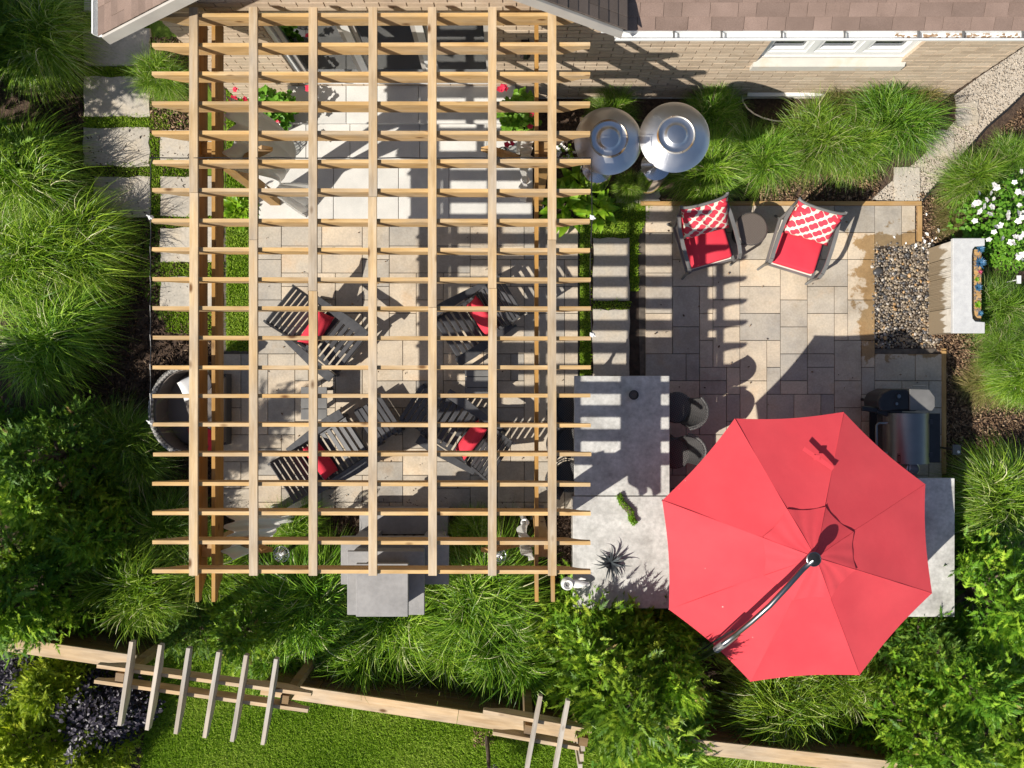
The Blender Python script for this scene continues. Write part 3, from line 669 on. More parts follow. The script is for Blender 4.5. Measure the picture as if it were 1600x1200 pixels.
vis = sorted([c for c in cand if c[0] > 0.95 and c[2] < 2.05 and c[1] - c[0] > 0.1], key=lambda c: -c[2]); visset = set(vis[:298])
for c in cand:
    p, q, z = c; yy = YW + 0.022 + RN.uniform(-.002, .002)
    if c in visset: put(brick_mesh(q - p), 'brick', wallo, L_((p + q) / 2, yy, z), (0, 0, RN.uniform(-.004, .004)))
    else: restb.box(L_((p + q) / 2, yy, z), (q - p - 0.012, 0.06, BH - 0.012))
o = restb.build('bricks', M['brick'], wallo); o['kind'] = 'stuff'
# side wall bricks near the two corners
sb = MB()
for r in range(27):
    for q in range(6):
        yy = YW + 0.14 + (0.15 if r % 2 else 0) + q * BL
        sb.box(L_(XR - 0.005, yy, BH * (r + .5)), (0.03, BL - .012, BH - .012)); sb.box(L_(XL + 0.005, yy, BH * (r + .5)), (0.03, BL - .012, BH - .012))
o = sb.build('side_bricks', M['brick'], wallo); o['kind'] = 'stuff'
MB().box(L_((XL + XR) / 2, YW + 0.012, 0.0), (XR - XL, 0.06, 0.06)).build('foundation', M['riser'], house)
# window
win = MB()
win.box(L_((WX0 + WX1) / 2, YW + 0.10, WZ0 + 0.05), (WX1 - WX0, 0.10, 0.10)); win.box(L_((WX0 + WX1) / 2, YW + 0.10, WZ1 - 0.05), (WX1 - WX0, 0.10, 0.10))
bays = 3; bw = (WX1 - WX0) / bays
for i in range(bays + 1): win.box(L_(min(max(WX0 + i * bw, WX0 + 0.045), WX1 - 0.045), YW + 0.098, (WZ0 + WZ1) / 2), (0.09 if 0 < i < bays else 0.085, 0.10, WZ1 - WZ0 - 0.2))
wino = win.build('window', M['white_metal'], house)
for i in range(bays):
    x = WX0 + (i + .5) * bw; s = MB()
    for sg in (-1, 1): s.box(L_(x + sg * (bw / 2 - 0.075), YW + 0.09, (WZ0 + WZ1) / 2), (0.05, 0.05, WZ1 - WZ0 - 0.24))
    s.box(L_(x, YW + 0.09, WZ0 + 0.145), (bw - 0.20, 0.05, 0.05)); s.box(L_(x, YW + 0.09, WZ1 - 0.145), (bw - 0.20, 0.05, 0.05)); s.build('sash', M['white_metal'], wino)
    MB().box(L_(x, YW + 0.105, (WZ0 + WZ1) / 2), (bw - 0.19, 0.008, WZ1 - WZ0 - 0.28)).build('pane', M['glass'], wino)
    bl = MB()
    for q in range(12): bl.box(L_(x, YW + 0.17, WZ0 + 0.16 + q * 0.06), (bw - 0.2, 0.035, 0.004), Matrix.Rotation(rad(35), 3, 'X'))
    bl.build('blind', M['cream'], wino)
sm = MB(); x0, x1 = WX0 - 0.03, WX1 + 0.07
sm.add([L_(x0, YW - 0.05, 1.16), L_(x1, YW - 0.05, 1.16), L_(x1, YW + 0.06, 1.16), L_(x0, YW + 0.06, 1.16), L_(x0, YW - 0.05, 1.30), L_(x1, YW - 0.05, 1.30), L_(x1, YW + 0.06, 1.418), L_(x0, YW + 0.06, 1.418)],
       [(0, 3, 2, 1), (4, 5, 6, 7), (0, 1, 5, 4), (1, 2, 6, 5), (2, 3, 7, 6), (3, 0, 4, 7)])
sm.build('sill', M['sill'], wino)
# patio door: three glazed leaves in a white frame
dr = MB(); zc = (DZ0 + DZ1) / 2; mull = [DX0 + 0.03, -1.96, -1.09, DX1 - 0.03]
for x in mull: dr.box(L_(x, YW + 0.08, zc), (0.06 if x in (mull[0], mull[3]) else 0.09, 0.12, DZ1 - DZ0))
dr.box(L_((DX0 + DX1) / 2, YW + 0.081, DZ1 - 0.03), (DX1 - DX0 - 0.12, 0.118, 0.06)); dr.box(L_((DX0 + DX1) / 2, YW + 0.06, DZ0 + 0.03), (DX1 - DX0 - 0.10, 0.16, 0.06))
dro = dr.build('patio_door', M['white_metal'], house)
for a, b in zip(mull, mull[1:]):
    s = MB(); w = b - a - 0.1
    for sg in (-1, 1): s.box(L_((a + b) / 2 + sg * (w / 2 - 0.03), YW + 0.07, zc), (0.055, 0.04, DZ1 - DZ0 - 0.14))
    s.box(L_((a + b) / 2, YW + 0.07, DZ0 + 0.11), (w - 0.12, 0.04, 0.09)); s.box(L_((a + b) / 2, YW + 0.07, DZ1 - 0.11), (w - 0.12, 0.04, 0.07)); s.build('leaf_frame', M['trim'], dro)
    MB().box(L_((a + b) / 2, YW + 0.075, zc), (w - 0.1, 0.01, DZ1 - DZ0 - 0.2)).build('pane', M['glass'], dro)
MB().box(L_(-1.2, YW + 2.2, 0.55), (5.2, 3.9, 0.06)).build('interior_floor', M['room_floor'], house)
rm = MB(); rm.box(L_(-1.2, YW + 4.2, 1.7), (5.4, 0.1, 2.4)); rm.box(L_(1.4, YW + 2.2, 1.7), (0.1, 3.9, 2.4)); rm.box(L_(4.1, YW + 1.6, 1.7), (3.2, 0.1, 2.4)); rm.build('interior_wall', M['room_wall'], house)
k = MB(); k.box(L_(-2.2, YW + 1.0, 0.80), (0.9, 0.5, 0.42)); k.box(L_(-2.2, YW + 1.28, 1.1), (0.9, 0.12, 0.5)); k.build('indoor_sofa', M['room_wall'], house)
k = MB(); k.box(L_(-0.62, YW + 0.5, 1.62), (0.12, 0.05, 2.05)).box(L_(-0.30, YW + 0.42, 1.62), (0.16, 0.05, 2.05)); k.build('indoor_drape', M['cream'], house)
# main roof: slab, gutter, shingles
MY0, MZ0, MP = 3.95, 2.80, 0.42
ml = MB(); ml.add([L_(0.9, MY0, MZ0 - .03), L_(8.5, MY0, MZ0 - .03), L_(8.5, MY0 + 4, MZ0 + 4 * MP - .03), L_(0.9, MY0 + 4, MZ0 + 4 * MP - .03), L_(0.9, MY0, MZ0), L_(8.5, MY0, MZ0), L_(8.5, MY0 + 4, MZ0 + 4 * MP), L_(0.9, MY0 + 4, MZ0 + 4 * MP)],
                  [(0, 3, 2, 1), (4, 5, 6, 7), (0, 1, 5, 4), (1, 2, 6, 5), (2, 3, 7, 6), (3, 0, 4, 7)])
roof = ml.build('roof', M['underlay'], house)
MB().box(L_(4.7, (MY0 + YW) / 2 + 0.05, MZ0 - 0.09), (7.4, 0.32, 0.02)).build('soffit', M['white_metal'], house)
ang = math.atan(MP); shm = {}
def shingle(w, mat):
    if (w, mat) not in shm:
        k = MB(); k.box((0, 0, 0), (w - 0.004, 0.175, 0.009), ch=0.002); shm[(w, mat)] = k.mesh('shingle', M[mat])
    return shm[(w, mat)]
for r in range(6):
    x = 1.05 - RN.uniform(0, .2)
    while x < 8.2:
        w = RN.choice([0.20, 0.26, 0.31, 0.36]); s = r * 0.143 + 0.075
        put(shingle(w, 'shingle'), 'shingle', roof, L_(x + w / 2, MY0 + s * math.cos(ang) - 0.02, MZ0 + s * math.sin(ang) + 0.014 + RN.uniform(0, .003)), (ang - rad(2.2), 0, 0)); x += w
def gutter(name, a, b, side, parent):
    """open trough from a to b; side is the unit vector away from the roof"""
    a, b, s = Vector(a), Vector(b), Vector(side); k = MB(); w = 0.115
    prof = [(0.0, 0.0), (0.0, -0.10), (w * 0.75, -0.10), (w, -0.04), (w, 0.0), (w - 0.014, 0.0), (w - 0.014, -0.03), (w * 0.7, -0.088), (0.012, -0.088), (0.012, 0.0)]
    n = len(prof); vs = [a + s * p + Vector((0, 0, q)) for p, q in prof] + [b + s * p + Vector((0, 0, q)) for p, q in prof]
    k.add(vs, [(i, (i + 1) % n, n + (i + 1) % n, n + i) for i in range(n)] + [tuple(range(n))[::-1], tuple(range(n, 2 * n))])
    return k.build(name, M['white_metal'], parent)
g1 = gutter('gutter', L_(1.15, 3.945, 2.79), L_(8.5, 3.945, 2.79), (0, -1, 0), house)
for x in (1.80, 2.33, 3.00, 3.70, 4.52, 5.02, 5.68): MB().box(L_(x, 3.888, 2.785), (0.022, 0.112, 0.006)).box(L_(x + .012, 3.888, 2.77), (0.004, 0.10, 0.03)).build('bracket', M['grey_metal'], g1)
dl = MB()
for q in range(170):
    x = 4.3 + 2.1 * RN.random() ** 0.8; dl.box(L_(x, 3.895 + RN.uniform(-.03, .03), 2.708 + RN.uniform(0, .006)), (RN.uniform(.01, .045), RN.uniform(.008, .02), 0.006), Matrix.Rotation(RN.uniform(-.5, .5), 3, 'Z'))
o = dl.build('leaf_litter', M['gutter_dirt'], g1); o['kind'] = 'stuff'
# gable roof over the patio door
GX, GZ, GP, GY = -1.55, 5.02, 0.77, 3.83
EL, ER = -4.50, 1.20; T = 0.16
zl, zr = GZ - GP * (GX - EL), GZ - GP * (ER - GX)
gm = MB()
for (xe, ze) in ((EL, zl), (ER, zr)):
    gm.add([L_(xe, GY, ze), L_(GX, GY, GZ), L_(GX, GY + 4, GZ), L_(xe, GY + 4, ze), L_(xe, GY, ze + T), L_(GX, GY, GZ + T), L_(GX, GY + 4, GZ + T), L_(xe, GY + 4, ze + T)],
           [(0, 1, 2, 3), (4, 7, 6, 5), (0, 4, 5, 1), (1, 5, 6, 2), (2, 6, 7, 3), (3, 7, 4, 0)])
groof = gm.build('gable_roof', M['underlay'], house)
for (xe, ze, sg, mat) in ((EL, zl, 1, 'shingle'), (ER, zr, -1, 'shingle_shaded')):
    ga = math.atan(GP)
    for r in range(13):
        s = r * 0.143 + 0.06; x = xe + sg * (s * math.cos(ga) - 0.02); z = ze + T + s * math.sin(ga) + 0.012; y = GY - 0.02 - RN.uniform(0, .15) * (r % 2)
        y = GY - 0.01
        first = RN.choice([0.14, 0.2, 0.31])
        while y < GY + 0.95:
            w = first if first else RN.choice([0.26, 0.31, 0.36]); first = None
            put(shingle(round(w, 2), mat), 'shingle', groof, L_(x, y + w / 2, z + RN.uniform(0, .003)), (ga - rad(2.2), 0, -math.pi / 2 if sg > 0 else math.pi / 2)); y += w
for (xe, ze) in ((EL, zl), (ER, zr)):
    k = MB(); dz = 0.02
    k.add([L_(xe, GY - .03, ze - dz), L_(GX, GY - .03, GZ - dz), L_(GX, GY - .002, GZ - dz), L_(xe, GY - .002, ze - dz), L_(xe, GY - .03, ze + T), L_(GX, GY - .03, GZ + T), L_(GX, GY - .002, GZ + T), L_(xe, GY - .002, ze + T)],
          [(0, 1, 2, 3), (4, 7, 6, 5), (0, 4, 5, 1), (1, 5, 6, 2), (2, 6, 7, 3), (3, 7, 4, 0)])
    k.build('rake_board', M['trim'], house)
gutter('gutter', L_(EL - .002, GY + 0.02, zl + T), L_(EL - .002, GY + 4, zl + T), (-1, 0, 0), house)
# low basement window well frame and wall lamp
wc = W(1225, 158, 0.12)
k = MB(); pts = []
for i in range(13):
    a = math.pi * i / 12; pts.append((wc.x - 0.62 * math.cos(a), YW - 0.02 - 0.38 * math.sin(a), 0.0))
for i in range(12):
    a, b = pts[i], pts[i + 1]; k.add([(a[0], a[1] - YW, 0.0), (b[0], b[1] - YW, 0), (b[0], b[1] - YW, 0.14), (a[0], a[1] - YW, 0.14)], [(0, 1, 2, 3)])
wo = k.build('window_well', M['steel'], house); sd = wo.modifiers.new('thick', 'SOLIDIFY'); sd.thickness = 0.02
MB().box(L_(wc.x, YW - 0.03, 0.20), (1.1, 0.05, 0.05)).build('well_frame', M['white_metal'], house)
k = MB(); k.box((0, 0, 0), (0.10, 0.05, 0.18)).lathe([(0.0, 0.12), (0.07, 0.10), (0.075, -0.08), (0.055, -0.10), (0, -0.10)], 10, (0, -0.09, 0)); k.build('wall_lantern', M['black'], house, L_(0.16, YW - 0.02, 1.95))

# steps up to the patio door
steps = thing('entrance_steps', 'three broad pale concrete steps leading up to the patio door', 'steps', (0, 0, 0))
def stepslabs(z, yf, yb, xs, over=0.02, th=0.06):
    for a, b in zip(xs, xs[1:]):
        MB().box(((a + b) / 2, (yf + yb) / 2 - over / 2, z - th / 2), (b - a - 0.006, yb - yf + over, th), ch=0.006).build('tread', M['step'], steps)
SX0, SX1 = -3.62, 0.30
stepslabs(0.17, 2.37, 3.24, [SX0, -2.55, -1.62, -0.9, SX1]); stepslabs(0.34, 3.20, 3.68, [SX0 + .35, -2.9, -2.28, -1.3, -0.35, SX1 - .1]); stepslabs(0.51, 3.64, 4.14, [SX0 + .5, -2.3, -1.3, SX1 - .25])
for z0, z1, y, xa, xb in ((0, .11, 2.39, SX0 + .02, SX1 - .02), (.17, .28, 3.22, SX0 + .37, SX1 - .12), (.34, .45, 3.66, SX0 + .52, SX1 - .27)):
    x = xa
    while x < xb - 0.05:
        w = min(RN.choice([0.3, 0.42, 0.5]), xb - x); MB().box((x + w / 2, y + 0.1, (z0 + z1) / 2 - .002), (w - 0.006, 0.2, z1 - z0)).build('riser_stone', M['riser'], steps); x += w
MB().box((-1.66, 3.35, 0.05), (3.8, 1.5, 0.1)).box((-1.5, 3.82, 0.2), (3.2, 0.58, 0.2)).build('core', M['riser'], steps)

# ------------------------------------------------------------------ pergola
ZT = 3.10
perg = thing('pergola', 'large natural timber pergola with a grid of rafters over the patio', 'pergola', (-1.5, 1.0, 0))
PO = Vector((-1.5, 1.0, 0))
RX0, RX1, RD = -3.866, 0.845, 0.235
def tail(x_end, sgn, z1, depth, n=8):
    """lower outline of a shaped tail from the tip inwards"""
    pts = [(x_end, z1 - 0.085)]
    for i in range(n + 1):
        t = i / n
        pts.append((x_end - sgn * (0.05 + 0.25 * t), z1 - 0.095 - (depth - 0.10) * (0.5 - 0.5 * math.cos(math.pi * t))))
    return pts
def profile(x0, x1, z1, depth, l=True, r=True):
    lo_r = tail(x1, 1, z1, depth) if r else [(x1, z1 - depth)]
    lo_l = tail(x0, -1, z1, depth) if l else [(x0, z1 - depth)]
    return [(x1, z1)] + lo_r + list(reversed(lo_l)) + [(x0, z1)]
def extr(pr, th, axis):
    k = MB(); n = len(pr); vs = []
    for s in (-th / 2, th / 2):
        for a, z in pr: vs.append((a, s, z) if axis == 'x' else (s, a, z))
    k.add(vs, [tuple(range(n)), tuple(reversed(range(n, 2 * n)))] + [(i, n + i, n + (i + 1) % n, (i + 1) % n) for i in range(n)])
    return k
cx = (RX0 + RX1) / 2
rme = extr(profile(RX0 - cx, RX1 - cx, 0.0, RD), 0.040, 'x').mesh('rafter', M['rafter'])
bmx = bmesh.new(); bmx.from_mesh(rme); bmesh.ops.recalc_face_normals(bmx, faces=bmx.faces); bmx.to_mesh(rme); bmx.free()
for i in range(20):
    y = -2.02 + 0.3150 * i
    o = put(rme, 'rafter', perg, (cx - PO.x + RN.uniform(-.008, .008), y - PO.y + RN.uniform(-.006, .006), ZT + RN.uniform(-.003, .003)), (RN.uniform(-.02, .02), RN.uniform(-.001, .001), RN.uniform(-.0026, .0026)))
sy0, sy1 = -2.05, 4.03
for i in range(7):
    x = -3.41 + i * 0.6395
    # each run is two lengths butted end to end, so the weathering changes at the joint
    j = RN.uniform(0.6, 2.2)
    for a, b in ((sy0, j - .002), (j + .002, sy1)):
        MB().box((0, 0, 0.019), (0.090, b - a, 0.038)).build('slat', M['slat'], perg, (x - PO.x + RN.uniform(-.003, .003), (a + b) / 2 - PO.y, ZT + 0.006)).rotation_euler = (RN.uniform(-.0008, .0008), RN.uniform(-.02, .02), RN.uniform(-.0018, .0018))
bme_ = extr(profile(-2.40, 4.05, 0.0, 0.27, True, False), 0.040, 'y')
bmm = bme_.mesh('beam', M['beam']); bmx = bmesh.new(); bmx.from_mesh(bmm); bmesh.ops.recalc_face_normals(bmx, faces=bmx.faces); bmx.to_mesh(bmm); bmx.free()
for x in (-3.470, -3.290, 0.272, 0.452):
    put(bmm, 'beam', perg, (x - PO.x, -PO.y, ZT - RD + 0.012 + 0.0))
for px_ in (-3.38, 0.362):
    for py_ in (-1.85, 2.62):
        MB().box((0, 0, 1.42), (0.138, 0.14, 2.76)).build('post', M['post'], perg, (px_ - PO.x, py_ - PO.y, 0.0))
        s = 1 if px_ < -1 else -1
        k = MB(); k.bar((s * 0.09, 0, 2.15), (s * 0.66, 0, 2.80), 0.045, 0.13, (0, 0, 1)); k.build('brace', M['post'], perg, (px_ - PO.x, py_ - PO.y, 0))
        k = MB(); k.box((0, 0, 0.05), (0.19, 0.19, 0.10)); k.build('post_shoe', M['chimney'], perg, (px_ - PO.x, py_ - PO.y, 0))
# string-light cable stapled along the rafters
z = ZT + 0.012
def sag(a, b, n, dz): return [tuple(Vector(a).lerp(Vector(b), i / n) - Vector((0, 0, dz * math.sin(math.pi * i / n)))) for i in range(n + 1)]
k = MB(); LX = RX0 - 0.018
pth = [(LX + .02, 2.42, z)]
for i in range(9): pth += sag((LX - .004 * (i % 2), 2.42 - .315 * i, z), (LX, 2.42 - .315 * (i + 1), z), 5, 0.02)[1:]
k.tube(pth, 0.006, 6)
k2 = []
for i in range(7): k2 += sag((RX0 + (RX1 - RX0) * i / 7, 2.418, z + .05), (RX0 + (RX1 - RX0) * (i + 1) / 7, 2.418, z + .05), 6, 0.028)[0 if i == 0 else 1:]
k.tube(k2, 0.006, 6)
k.tube(sag((RX1 + .01, 2.42, z), (RX1 + .015, 1.79, z), 6, .02), 0.006, 6); k.tube(sag((RX1 + .015, 1.79, z), (RX1 + .012, 0.53, z), 12, .22), 0.006, 6)
cab = k.build('string_light_cable', M['black']); tag(cab, 'thin black string light cable running along the pergola rafter tips', 'cable')
for a in ((LX, 1.79, z), (LX, -0.41, z), (RX1 + .02, 1.79, z), (RX1 + .02, 0.53, z)):
    kk = MB(); kk.lathe([(0, -.06), (.022, -.05), (.03, -.02), (.02, .01), (.012, .03), (0, .03)], 8, a); kk.tube([(a[0] - .03, a[1] + .02, a[2] + .02), (a[0] + .03, a[1] - .02, a[2] + .02)], .006, 5)
    kk.build('bulb_socket', M['ceramic'], cab)

# ------------------------------------------------------------------ tied curtains on the pergola posts
def curtain(px_, ytop0, ytop1, ytie, side, label, seed, swell=0.30):
    r = random.Random(seed); x0 = px_
    def fn(u, t):
        # t: 0 top .. 1 floor; u across the cloth
        if t < 0.58:
            q = t / 0.58; e = q * q * (3 - 2 * q); wdt = 1 - 0.86 * e; z = 2.70 - q * 1.62
        else:
            q = (t - 0.58) / 0.42; e = 1 - 0.75 * q * (2 - q) ; wdt = 0.14 + 0.42 * math.sin(q * math.pi / 2); z = 1.08 - q * 0.98
        ym = (ytop0 + ytop1) / 2; half = (ytop1 - ytop0) / 2
        yc = ym + (ytie - ym) * (e if t < 0.58 else 1)
        y = yc + (u * 2 - 1) * half * wdt
        fold = math.sin(u * 7.5 * math.pi + 1.3 * t) * (0.008 + 0.055 * wdt) + 0.012 * wdt * math.sin(u * 17 * math.pi + 3 * t)
        x = x0 + side * (0.05 + swell * math.sin(min(1, t / 0.58) * math.pi) ** 1.2 + (0.75 * swell * (t - .58) / .42 if t > .58 else 0)) * (0.7 + 0.5 * u) + fold
        return (x, y + 0.012 * math.sin(9 * t + u * 5), z)
    k = MB(); k.grid(fn, 110, 40)
    o = k.build('curtain', M['sheer'], smooth=True); tag(o, label, 'curtain', 'white curtains tied to the pergola posts')
    m = o.modifiers.new('thick', 'SOLIDIFY'); m.thickness = 0.003
    c = fn(0.5, 0.58); kk = MB(); kk.tube([(c[0] + (.075 if swell > .1 else .045) * math.cos(a), c[1] + (.06 if swell > .1 else .04) * math.sin(a), c[2] + .02 * math.sin(2 * a)) for a in [2 * math.pi * i / 12 for i in range(13)]], 0.014, 6); kk.build('tie_back', M['cloth'], o)
    return o
curtain(-3.22, 2.42, 3.25, 2.60, 1, 'white curtain tied to the pergola post beside the left flower pot', 1, 0.42)
curtain(-3.24, -2.0, -1.45, -1.80, 1, 'white curtain tied to the pergola post near the ornamental grass and wicker sofa', 2)
curtain(0.22, 2.52, 2.86, 2.68, -1, 'white curtain tied to the pergola post beside the patio heaters', 3, 0.05)
curtain(0.22, -1.98, -1.72, -1.84, -1, 'white curtain tied to the pergola post beside the concrete bar', 4, 0.05)

# ------------------------------------------------------------------ pillows
def pillow_mesh(name, a, b, t, mat, pinch=0.06):
    n = 14; k = MB()
    def prof(u, v):
        e = (1 - abs(u) ** 3.2) * (1 - abs(v) ** 3.2); return t / 2 * max(e, 0) ** 0.55
    def xy(u, v):
        return (a / 2 * u * (1 - pinch * (1 - v * v)), b / 2 * v * (1 - pinch * (1 - u * u)))
    for s in (1, -1):
        def fn(p, q):
            u, v = p * 2 - 1, q * 2 - 1; x, y = xy(u, v)
            if s < 0: u = -u; x = -x
            return (x, y, s * prof(u, v) + 0.006 * math.sin(7 * u + 3 * v) * (1 - u * u) * (1 - v * v))
        k.grid(fn, n, n)
    me = k.mesh(name, mat, True); bm = bmesh.new(); bm.from_mesh(me); bmesh.ops.remove_doubles(bm, verts=bm.verts, dist=1e-4); bm.to_mesh(me); bm.free(); return me

# ------------------------------------------------------------------ slatted lounge chairs round the middle of the pergola
def slat_chair(label):
    t = thing('lounge_chair', label, 'chair', group='charcoal slatted lounge chairs under the pergola')
    W2 = 0.31
    sl = MB().box((0, 0, 0), (0.062, 2 * W2 - 0.03, 0.02), ch=0.003).mesh('seat_slat', M['chair'])
    for i in range(7):
        f = i / 6; x = 0.40 - 0.55 * f; zz = 0.385 - 0.085 * f; put(sl, 'seat_slat', t, (x, 0, zz), (0, -math.atan(0.085 / 0.55), 0))
    bs = MB().box((0, 0, 0), (0.058, 2 * W2 - 0.03, 0.02), ch=0.003).mesh('back_slat', M['chair'])
    ba = math.atan2(0.62, -0.46)
    for i in range(9):
        f = i / 8; x = -0.20 - 0.43 * f; zz = 0.34 + 0.58 * f; put(bs, 'back_slat', t, (x, 0, zz), (0, -ba, 0))
    for s in (-1, 1):
        MB().bar((0.44, s * (W2 - .005), 0.355), (-0.22, s * (W2 - .005), 0.255), 0.028, 0.075).build('seat_rail', M['chair'], t)
        MB().bar((-0.165, s * (W2 - .006), 0.26), (-0.655, s * (W2 - .006), 0.925), 0.028, 0.07, (0.8, 0, 0.6)).build('back_rail', M['chair'], t)
        k = MB(); k.prism([(0.46, s * (W2 - .0)), (0.46, s * (W2 + .13)), (0.20, s * (W2 + .135)), (-0.45, s * (W2 + .07)), (-0.45, s * (W2 + .0))], 0.575, 0.598); bevel(k.build('armrest', M['chair'], t), 0.004)
        MB().box((0.37, s * (W2 + .045), 0.288), (0.09, 0.035, 0.575)).build('front_leg', M['chair'], t)
        MB().bar((-0.10, s * (W2 + .024), 0.28), (-0.50, s * (W2 + .024), 0.0), 0.03, 0.08).build('rear_leg', M['chair'], t)
        MB().bar((-0.36, s * (W2 + .035), 0.575), (-0.33, s * (W2 + .035), 0.10), 0.03, 0.07, (1, 0, 0)).build('arm_post', M['chair'], t)
    MB().box((0.43, 0, 0.33), (0.022, 2 * W2 - .04, 0.09)).build('front_rail', M['chair'], t)
    return t
PRED = pillow_mesh('throw_pillow', 0.30, 0.54, 0.15, M['red'])
ctr = W(618, 603, 0.3)
def chair_at(px, py, ang_deg, label, plabel, root=None):
    c = W(px, py, 0.35); loc = (c.x, c.y, 0.045); rz = rad(ang_deg)
    if root is None: root = slat_chair(label); root.location = loc; root.rotation_euler = (0, 0, rz)
    else: root_ = copy_thing(root, label, loc, rz)
    d = Vector((math.cos(rz), math.sin(rz), 0)); p = Vector(loc) + d * (-0.16) + Vector((0, 0, 0.475))
    q = put(PRED, 'throw_pillow', None, p, Euler((RN.uniform(-.08, .08), rad(52), rz + RN.uniform(-.12, .12))))
    q.rotation_mode = 'XYZ'; q.rotation_euler = (Matrix.Rotation(rz, 3, 'Z') @ Matrix.Rotation(rad(52), 3, 'Y') @ Matrix.Rotation(RN.uniform(-.12, .12), 3, 'Z')).to_euler()
    tag(q, plabel, 'pillow', 'red pillows on the lounge chairs'); return root
r0 = chair_at(512, 527, -39, 'charcoal slatted lounge chair with no footstool, nearest the turf strip and left curtain', 'red lumbar pillow on the lounge chair nearest the left turf strip')
chair_at(738, 505, -148, 'charcoal slatted lounge chair beside the turf strip opposite the red armchairs, striped by rafter shadows', 'red lumbar pillow on the lounge chair striped by rafter shadows', r0)
chair_at(520, 707, 33, 'charcoal slatted lounge chair near the fireplace and wicker sofa, its footstool in front', 'dark red shaded pillow on the lounge chair between fireplace and wicker sofa', r0)
chair_at(722, 676, 147, 'charcoal slatted lounge chair between the fireplace and the bar stools, its footstool in front', 'red pillow on the lounge chair beside the bar stools', r0)
def footstool(px, py, ang, label):
    c = W(px, py, 0.3); t = thing('footstool', label, 'footstool', (c.x, c.y, 0.045), rad(ang), 'charcoal slatted footstools')
    sl = MB().box((0, 0, 0), (0.060, 0.56, 0.02), ch=0.003).mesh('slat', M['chair'])
    for i in range(6): put(sl, 'slat', t, (-0.19 + i * 0.076, 0, 0.315 + 0.012 * math.sin(i * .6)))
    for s in (-1, 1):
        MB().box((0, s * 0.265, 0.27), (0.44, 0.028, 0.07)).build('rail', M['chair'], t)
        for x in (-.17, .17): MB().box((x, s * 0.295, 0.145), (0.07, 0.028, 0.29)).build('leg', M['chair'], t)
footstool(592, 657, 33, 'charcoal slatted footstool in front of the chair near the fireplace')
footstool(662, 640, 147, 'charcoal slatted footstool in front of the chair beside the bar stools')
def cube_table(px, py, label, sx=0.36, sy=0.46):
    c = W(px, py, 0.45); t = thing('side_table', label, 'table', (c.x, c.y, 0.045), 0, 'charcoal slat top side tables')
    for i in range(3): MB().box((0, (i - 1) * sy / 3, 0.45), (sx, sy / 3 - 0.008, 0.022), ch=0.003).build('top_board', M['grey_metal'], t)
    for a in (-1, 1):
        for b in (-1, 1): MB().box((a * (sx / 2 - .03), b * (sy / 2 - .03), 0.22), (0.045, 0.045, 0.44)).build('leg', M['chair'], t)
    MB().box((0, 0, 0.405), (sx - .05, sy - .05, 0.05)).build('apron', M['chair'], t)
cube_table(492, 630, 'charcoal side table between the two lounge chairs nearest the wicker sofa')
cube_table(747, 597, 'charcoal side table between the two lounge chairs nearest the bar')

# ------------------------------------------------------------------ wicker sofa at the left edge of the pergola
so = W(306, 640, 0.45); sofa = thing('wicker_sofa', 'dark wicker sofa with rounded pale-rimmed back at the edge of the pergola', 'sofa', (so.x, so.y, 0.0))
def arc(rx, ry, a0, a1, n): return [(rx * math.cos(a0 + (a1 - a0) * i / n), ry * math.sin(a0 + (a1 - a0) * i / n)) for i in range(n + 1)]
A = arc(0.50, 0.60, rad(62), rad(298), 22)
k = MB(); n = len(A)
k.add([(x * .93 + .05, y * .96, 0.12) for x, y in A] + [(x, y, 0.78) for x, y in A] + [(x * .90 + .03, y * .92, 0.78) for x, y in A] + [(x * .85 + .06, y * .9, 0.12) for x, y in A],
      [(i, i + 1, n + i + 1, n + i) for i in range(n - 1)] + [(n + i, n + i + 1, 2 * n + i + 1, 2 * n + i) for i in range(n - 1)] + [(2 * n + i, 2 * n + i + 1, 3 * n + i + 1, 3 * n + i) for i in range(n - 1)] + [(0, n, 2 * n, 3 * n), (n - 1, 4 * n - 1, 3 * n - 1, 2 * n - 1)])
k.build('backrest', M['wicker_brown'], sofa, smooth=False)
k = MB(); k.tube([(x * .96, y * .97, 0.80) for x, y in A], 0.035, 8); k.build('top_rim', M['wicker_pale'], sofa, smooth=True)
k = MB(); k.prism(arc(0.46, 0.56, rad(62), rad(298), 16) + [(0.38, -0.5), (0.38, 0.5)], 0.10, 0.34); k.build('base', M['wicker'], sofa)
k = MB(); k.prism(arc(0.42, 0.52, rad(64), rad(296), 16) + [(0.40, -0.46), (0.40, 0.46)], 0.345, 0.46); bevel(k.build('seat_cushion', M['wicker_brown'], sofa), 0.03, 3)
PW = pillow_mesh('cushion', 0.44, 0.44, 0.16, M['cloth']); PR2 = pillow_mesh('cushion', 0.34, 0.50, 0.13, M['red'])
q = put(PW, 'scatter_cushion', None, (so.x + .06, so.y + .34, 0.60), (rad(62), rad(25), rad(30))); tag(q, 'white square cushion on the wicker sofa', 'cushion')
q = put(PR2, 'scatter_cushion', None, (so.x + .14, so.y - .44, 0.56), (rad(-35), rad(28), rad(5))); tag(q, 'red cushion at the end of the wicker sofa', 'cushion')

